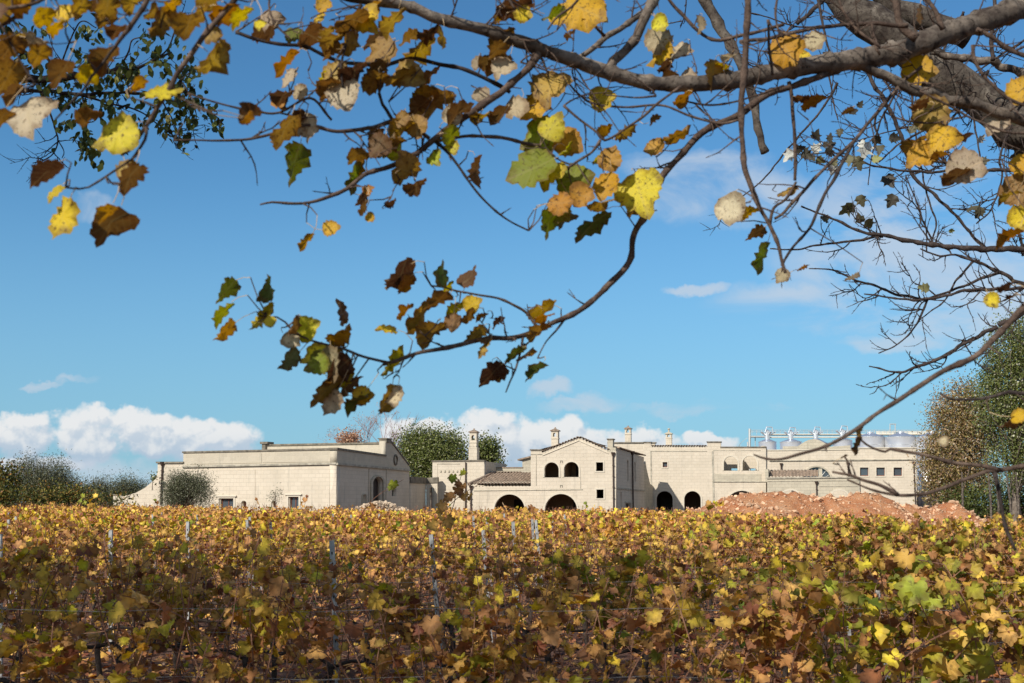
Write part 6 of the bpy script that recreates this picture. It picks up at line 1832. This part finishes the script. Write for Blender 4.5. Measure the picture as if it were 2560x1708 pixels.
for pix, a_, b_ in (
    ([(2900, 640), (2700, 630), (2560, 622), (2480, 622), (2410, 620), (2334, 612), (2257, 599), (2206, 589), (2155, 580), (2104, 556), (2058, 538), (2002, 515)], 10, 2),
    ([(2206, 590), (2150, 600), (2104, 605), (2050, 612), (2002, 622), (1960, 624), (1925, 622)], 4, 1.6),
    ([(2900, 760), (2700, 740), (2560, 712), (2522, 689), (2471, 668), (2430, 652), (2390, 638), (2350, 640), (2300, 622)], 7, 2),
    ([(2560, 720), (2500, 724), (2435, 724), (2359, 740), (2298, 750), (2232, 745), (2190, 738), (2160, 735)], 5.5, 1.8),
    ([(2300, 749), (2232, 733), (2190, 716), (2155, 704), (2114, 689), (2085, 676), (2053, 671), (2022, 671)], 4, 1.5),
    ([(2500, 682), (2450, 698), (2410, 714), (2360, 732), (2318, 746)], 4.5, 2.5),
    ([(2430, 656), (2408, 682), (2390, 704), (2375, 732), (2359, 755), (2330, 776), (2303, 796)], 3.6, 1.5),
    ([(2318, 748), (2308, 775), (2298, 801), (2282, 825), (2267, 842), (2237, 865), (2196, 883)], 3.6, 1.5),
    ([(2150, 120), (2180, 200), (2213, 253), (2249, 327), (2266, 388), (2286, 441), (2335, 486), (2392, 543), (2433, 592), (2462, 618)], 6, 3.5),
    ([(2700, 440), (2560, 430), (2506, 426), (2453, 426), (2400, 416), (2372, 408), (2330, 402)], 6, 3),
    ([(2410, 424), (2340, 430), (2270, 428), (2230, 422), (2188, 416), (2147, 400), (2106, 392), (2070, 372)], 4, 1.8),
    ([(2340, 300), (2323, 318), (2285, 340), (2249, 359), (2210, 395), (2190, 410)], 3.5, 2),
    ([(2496, 815), (2456, 833), (2402, 864), (2357, 890), (2305, 912), (2280, 922), (2257, 929), (2225, 928), (2206, 923), (2173, 915)], 6, 1.8),
    ([(2700, 700), (2600, 765), (2496, 815)], 7, 6),
    ([(2275, 205), (2285, 300), (2300, 400), (2315, 480), (2340, 560), (2325, 610)], 3, 2),
    ([(2335, 612), (2310, 560), (2290, 500), (2265, 440)], 3, 1.5),
    ([(2060, 130), (2075, 200), (2085, 260), (2095, 300)], 3, 1.6),
    ([(1990, 60), (2050, 10), (2080, -40)], 6, 7), ([(2046, 0), (2060, 80), (2075, 130), (2100, 160)], 4, 2),
    ([(2560, 250), (2520, 330), (2500, 400), (2505, 440), (2480, 520), (2440, 560)], 3.5, 2), ([(2560, 640), (2545, 560), (2552, 500), (2560, 400)], 4, 3), ([(2420, 240), (2440, 330), (2452, 420)], 3, 2),
    ([(2480, 150), (2482, 60), (2490, -20)], 6, 5), ([(2560, 100), (2500, 140), (2440, 180)], 3, 2)):
    off = random.uniform(-.4, .5)
    path = Wt.bough(pix, a_ * .92, b_ * .92, Wd, TWIGDARK, off=off, n=7, wob=.018)
    Wt.twigs(path, .17, .34, 1, r=.0042, up=.25)
Wt.twigs(st1, .5, .5, 1, r=.005)
Wt.twigs(big_, .3, .8, 2, r=.006, t0=.1); Wt.twigs(big3, .3, .5, 2, r=.005)
# deeper curtain of twigs at the upper right
for k in range(9):
    x0 = random.uniform(2080, 2600); y0 = random.uniform(-40, 260)
    pix = [(x0, y0)]
    dx, dy = random.uniform(-40, 20), random.uniform(20, 60)
    for _ in range(6):
        dx += random.uniform(-26, 26); dy += random.uniform(-24, 16)
        pix.append((pix[-1][0] + dx, pix[-1][1] + dy))
    path = Wt.bough(pix, 3.4, 1.3, 8.3, TWIGDARK, n=5, wob=.02)
    Wt.twigs(path, .25, .28, 1, r=.004)
WL = '''2015 385 38 -30 0;2040 372 34 40 1;2030 395 26 -60 0;2075 345 24 70 0;2080 360 28 -110 0;1975 385 22 150 0;1990 375 22 30 1;1975 390 40 -140 1;1998 372 30 20 0;2040 340 34 60 0;2072 378 30 -60 0;2065 362 22 0 0;2162 372 52 -100 1;2155 360 26 90 1;2130 280 30 20 0;2150 262 22 60 0;2128 400 34 -110 .4;2050 400 28 -30 .6;
2145 405 42 -80 .5;2190 398 28 0 .75;2082 420 36 -100 1;2085 405 26 60 .5;2190 350 32 -30 .2;2235 345 34 -10 0;2200 372 30 -100 .2;2280 325 30 60 .5;2222 450 44 -60 0;2230 500 40 -120 0;2290 380 5 0 0;2120 520 48 -130 .6;2152 500 34 -70 .4;2150 548 30 100 .5;2170 558 38 -60 .5;2063 548 28 170 .2;2300 318 26 40 .6;2325 240 30 20 0;2452 348 26 60 1;2455 410 26 -70 .3;2430 525 34 20 .3;2448 530 34 -110 .3;2545 385 40 -150 .1;2378 577 16 0 .8;2385 722 5 0 0;2312 720 30 170 .6;2120 400 20 0 1;2100 330 26 -100 .4;2460 402 26 0 .3;2200 610 5 0 0;2530 300 30 -60 .2'''
PL_, NL_, TL_, SL_, RL_ = [], [], [], [], []
bp_ = np.array([list(p[0]) for p in Wt.pts]); pet2 = MB()
for r_ in WL.replace('\n', '').split(';'):
    x, y, sz, ang, tone = map(float, r_.split())
    if sz < 12: continue
    c_ = at(x, y, Wd + random.uniform(-.2, .3)); ang = math.radians(ang)
    view = -Vector((c_.x, c_.y, c_.z - CAMZ)).normalized()
    tip = Vector((math.cos(ang), 0, math.sin(ang)))
    n = (view + Vector((random.gauss(0, .4), 0, random.gauss(0, .4)))).normalized()
    size = sz * Wd / F
    PL_.append(list(c_)); NL_.append(list(n)); TL_.append(list(tip)); SL_.append(size); RL_.append(min(.99, max(.05, tone)))
    base_ = c_ - tip * size * .35
    j = np.argmin(((bp_ - np.array(base_)) ** 2).sum(1)); q = Vector(bp_[j])
    mid = base_.lerp(q, .5) + Vector((random.gauss(0, .1), 0, random.gauss(0.05, .1))) * (q - base_).length
    pet2.tube([base_, mid, q], [.0012, .0014, .002], 4)
leaf_mesh('foliage', WHITE_T, PL_, NL_, TL_, SL_, RL_, WHITELEAF, wp)
Wt.fine.add(pet2.v, pet2.f)
Wt.fine.build('twigs', TWIGDARK, wp)

# ------------------------------------------------------------------ dark-leaved tree at left; its high crown shades the front of the field
dt = empty('dark_leaved_tree', (-7.4, 5.0, 0), 'tree with small dark green leaves reaching in at upper left behind big yellow leaves', 'tree')
Dk = Boughs(dt, TWIGDARK)
mb = MB(); mb.tube([(-7.4, 5, -.1), (-7.3, 5, 1.2), (-7.2, 5.1, 2.8), (-6.9, 5.3, 4.4), (-6.3, 5.5, 6), (-5.8, 5.2, 7.6)], [.24, .2, .18, .15, .1, .04], 12); mb.build('trunk', TRUNKBARK, dt, smooth=True)
DY = 7.6
dpaths = []
for pix, a_, b_ in (([(-900, 60), (-400, 110), (-60, 180), (53, 196), (130, 198), (204, 190), (294, 178), (335, 175), (384, 151), (430, 130)], 16, 2), ([(-60, 215), (60, 225), (175, 233), (261, 233), (335, 233), (400, 240), (450, 262), (500, 268), (540, 290), (560, 312)], 6, 1.6),
                   ([(175, 233), (240, 250), (290, 262), (350, 280), (420, 330), (460, 350)], 3, 1.6), ([(90, 200), (120, 260), (131, 302), (142, 330), (145, 351), (132, 385), (110, 400), (82, 408)], 3.5, 1.2), ([(145, 351), (160, 380), (155, 396)], 2, 1),
                   ([(294, 178), (320, 130), (330, 100), (365, 90)], 3, 1.5), ([(150, 195), (165, 130), (200, 55), (240, 70)], 3, 1.5), ([(204, 233), (215, 290), (220, 340), (235, 385)], 3, 1.4), ([(400, 240), (430, 300), (450, 345), (468, 358)], 2.5, 1.3),
                   ([(-300, 90), (-60, 60), (40, 90), (110, 140), (150, 196)], 7, 4), ([(384, 151), (420, 120), (440, 60), (430, 20)], 2.5, 1.5), ([(450, 200), (470, 230), (490, 290), (475, 320)], 2.5, 1.3)):
    p_ = Dk.bough(pix, a_ * .9, b_ * .9, DY, TWIGDARK, n=6, wob=.02); dpaths.append(p_)
    Dk.twigs(p_, .2, .3, 1, r=.0035)
dl, dn_, dtp, ds = [], [], [], []
for (cx, cy, n_) in ((95, 85, 10), (205, 75, 9), (235, 90, 9), (365, 95, 14), (385, 130, 14), (440, 110, 12), (200, 150, 16), (300, 190, 26), (330, 180, 20), (250, 210, 20), (400, 170, 16), (470, 190, 18), (150, 250, 22), (210, 270, 22), (165, 310, 14), (270, 280, 20),
                     (222, 370, 26), (232, 395, 10), (212, 345, 16), (310, 350, 8), (400, 290, 18), (425, 320, 20), (470, 300, 18), (500, 275, 14), (530, 310, 10), (340, 320, 12), (455, 350, 12), (430, 220, 14), (110, 180, 14), (60, 150, 12), (50, 120, 10), (556, 312, 5),
                     (480, 250, 16), (440, 255, 14), (500, 195, 8), (120, 235, 14), (180, 200, 14), (20, 90, 10), (20, 200, 10), (300, 240, 12), (360, 250, 10)):
    for _ in range(int(n_ * 1.5)):
        c_ = at(random.gauss(cx, 17), random.gauss(cy, 17), DY + random.gauss(0, .15))
        dl.append(list(c_)); dn_.append([random.gauss(0, .6), random.gauss(-.8, .5), random.gauss(.2, .6)]); dtp.append([random.gauss(0, .5), random.gauss(0, .3), -1]); ds.append(random.uniform(14, 27) * DY / F)
o1 = len(dl)
# crown above and beside the frame
for k in range(34000):
    while True:
        p = (random.gauss(0, .48), random.gauss(0, .48), random.gauss(0, .45))
        if p[0] ** 2 + p[1] ** 2 + p[2] ** 2 < 1: break
    x, y, z = -8.0 + p[0] * 6.6, 3.4 + p[1] * 5.4, 7.0 + p[2] * 2.0
    if noise.noise(Vector((x * .8, y * .8, z * .8))) < -.22: continue
    if z < 2.15 + max(0, y) * .47 + .4 and abs(x) < max(0, y) * .45 + .5: continue
    if y > -1 and z < 2.3 + y * .47 and x > -.46 * y - .4: continue
    dl.append([x, y, z]); dn_.append([random.gauss(0, 1), random.gauss(0, 1), random.gauss(.3, 1)]); dtp.append([random.gauss(0, 1), random.gauss(0, 1), -1]); ds.append(random.uniform(.08, .14))
    if k % 60 == 0:
        e_ = Vector((x, y, z)); h_ = Vector((-6.6, 5.3, 5.2)); Dk.fine.tube([h_, h_.lerp(e_, .5) + Vector((0, 0, .3)), e_], [.03, .02, .006], 4)
leaf_mesh('foliage', OVAL_T, dl, dn_, dtp, ds, np.clip(rng.beta(1.3, 1.6, len(dl)), 0, .99), DARKLEAF, dt)
Dk.fine.build('twigs', TWIGDARK, dt)
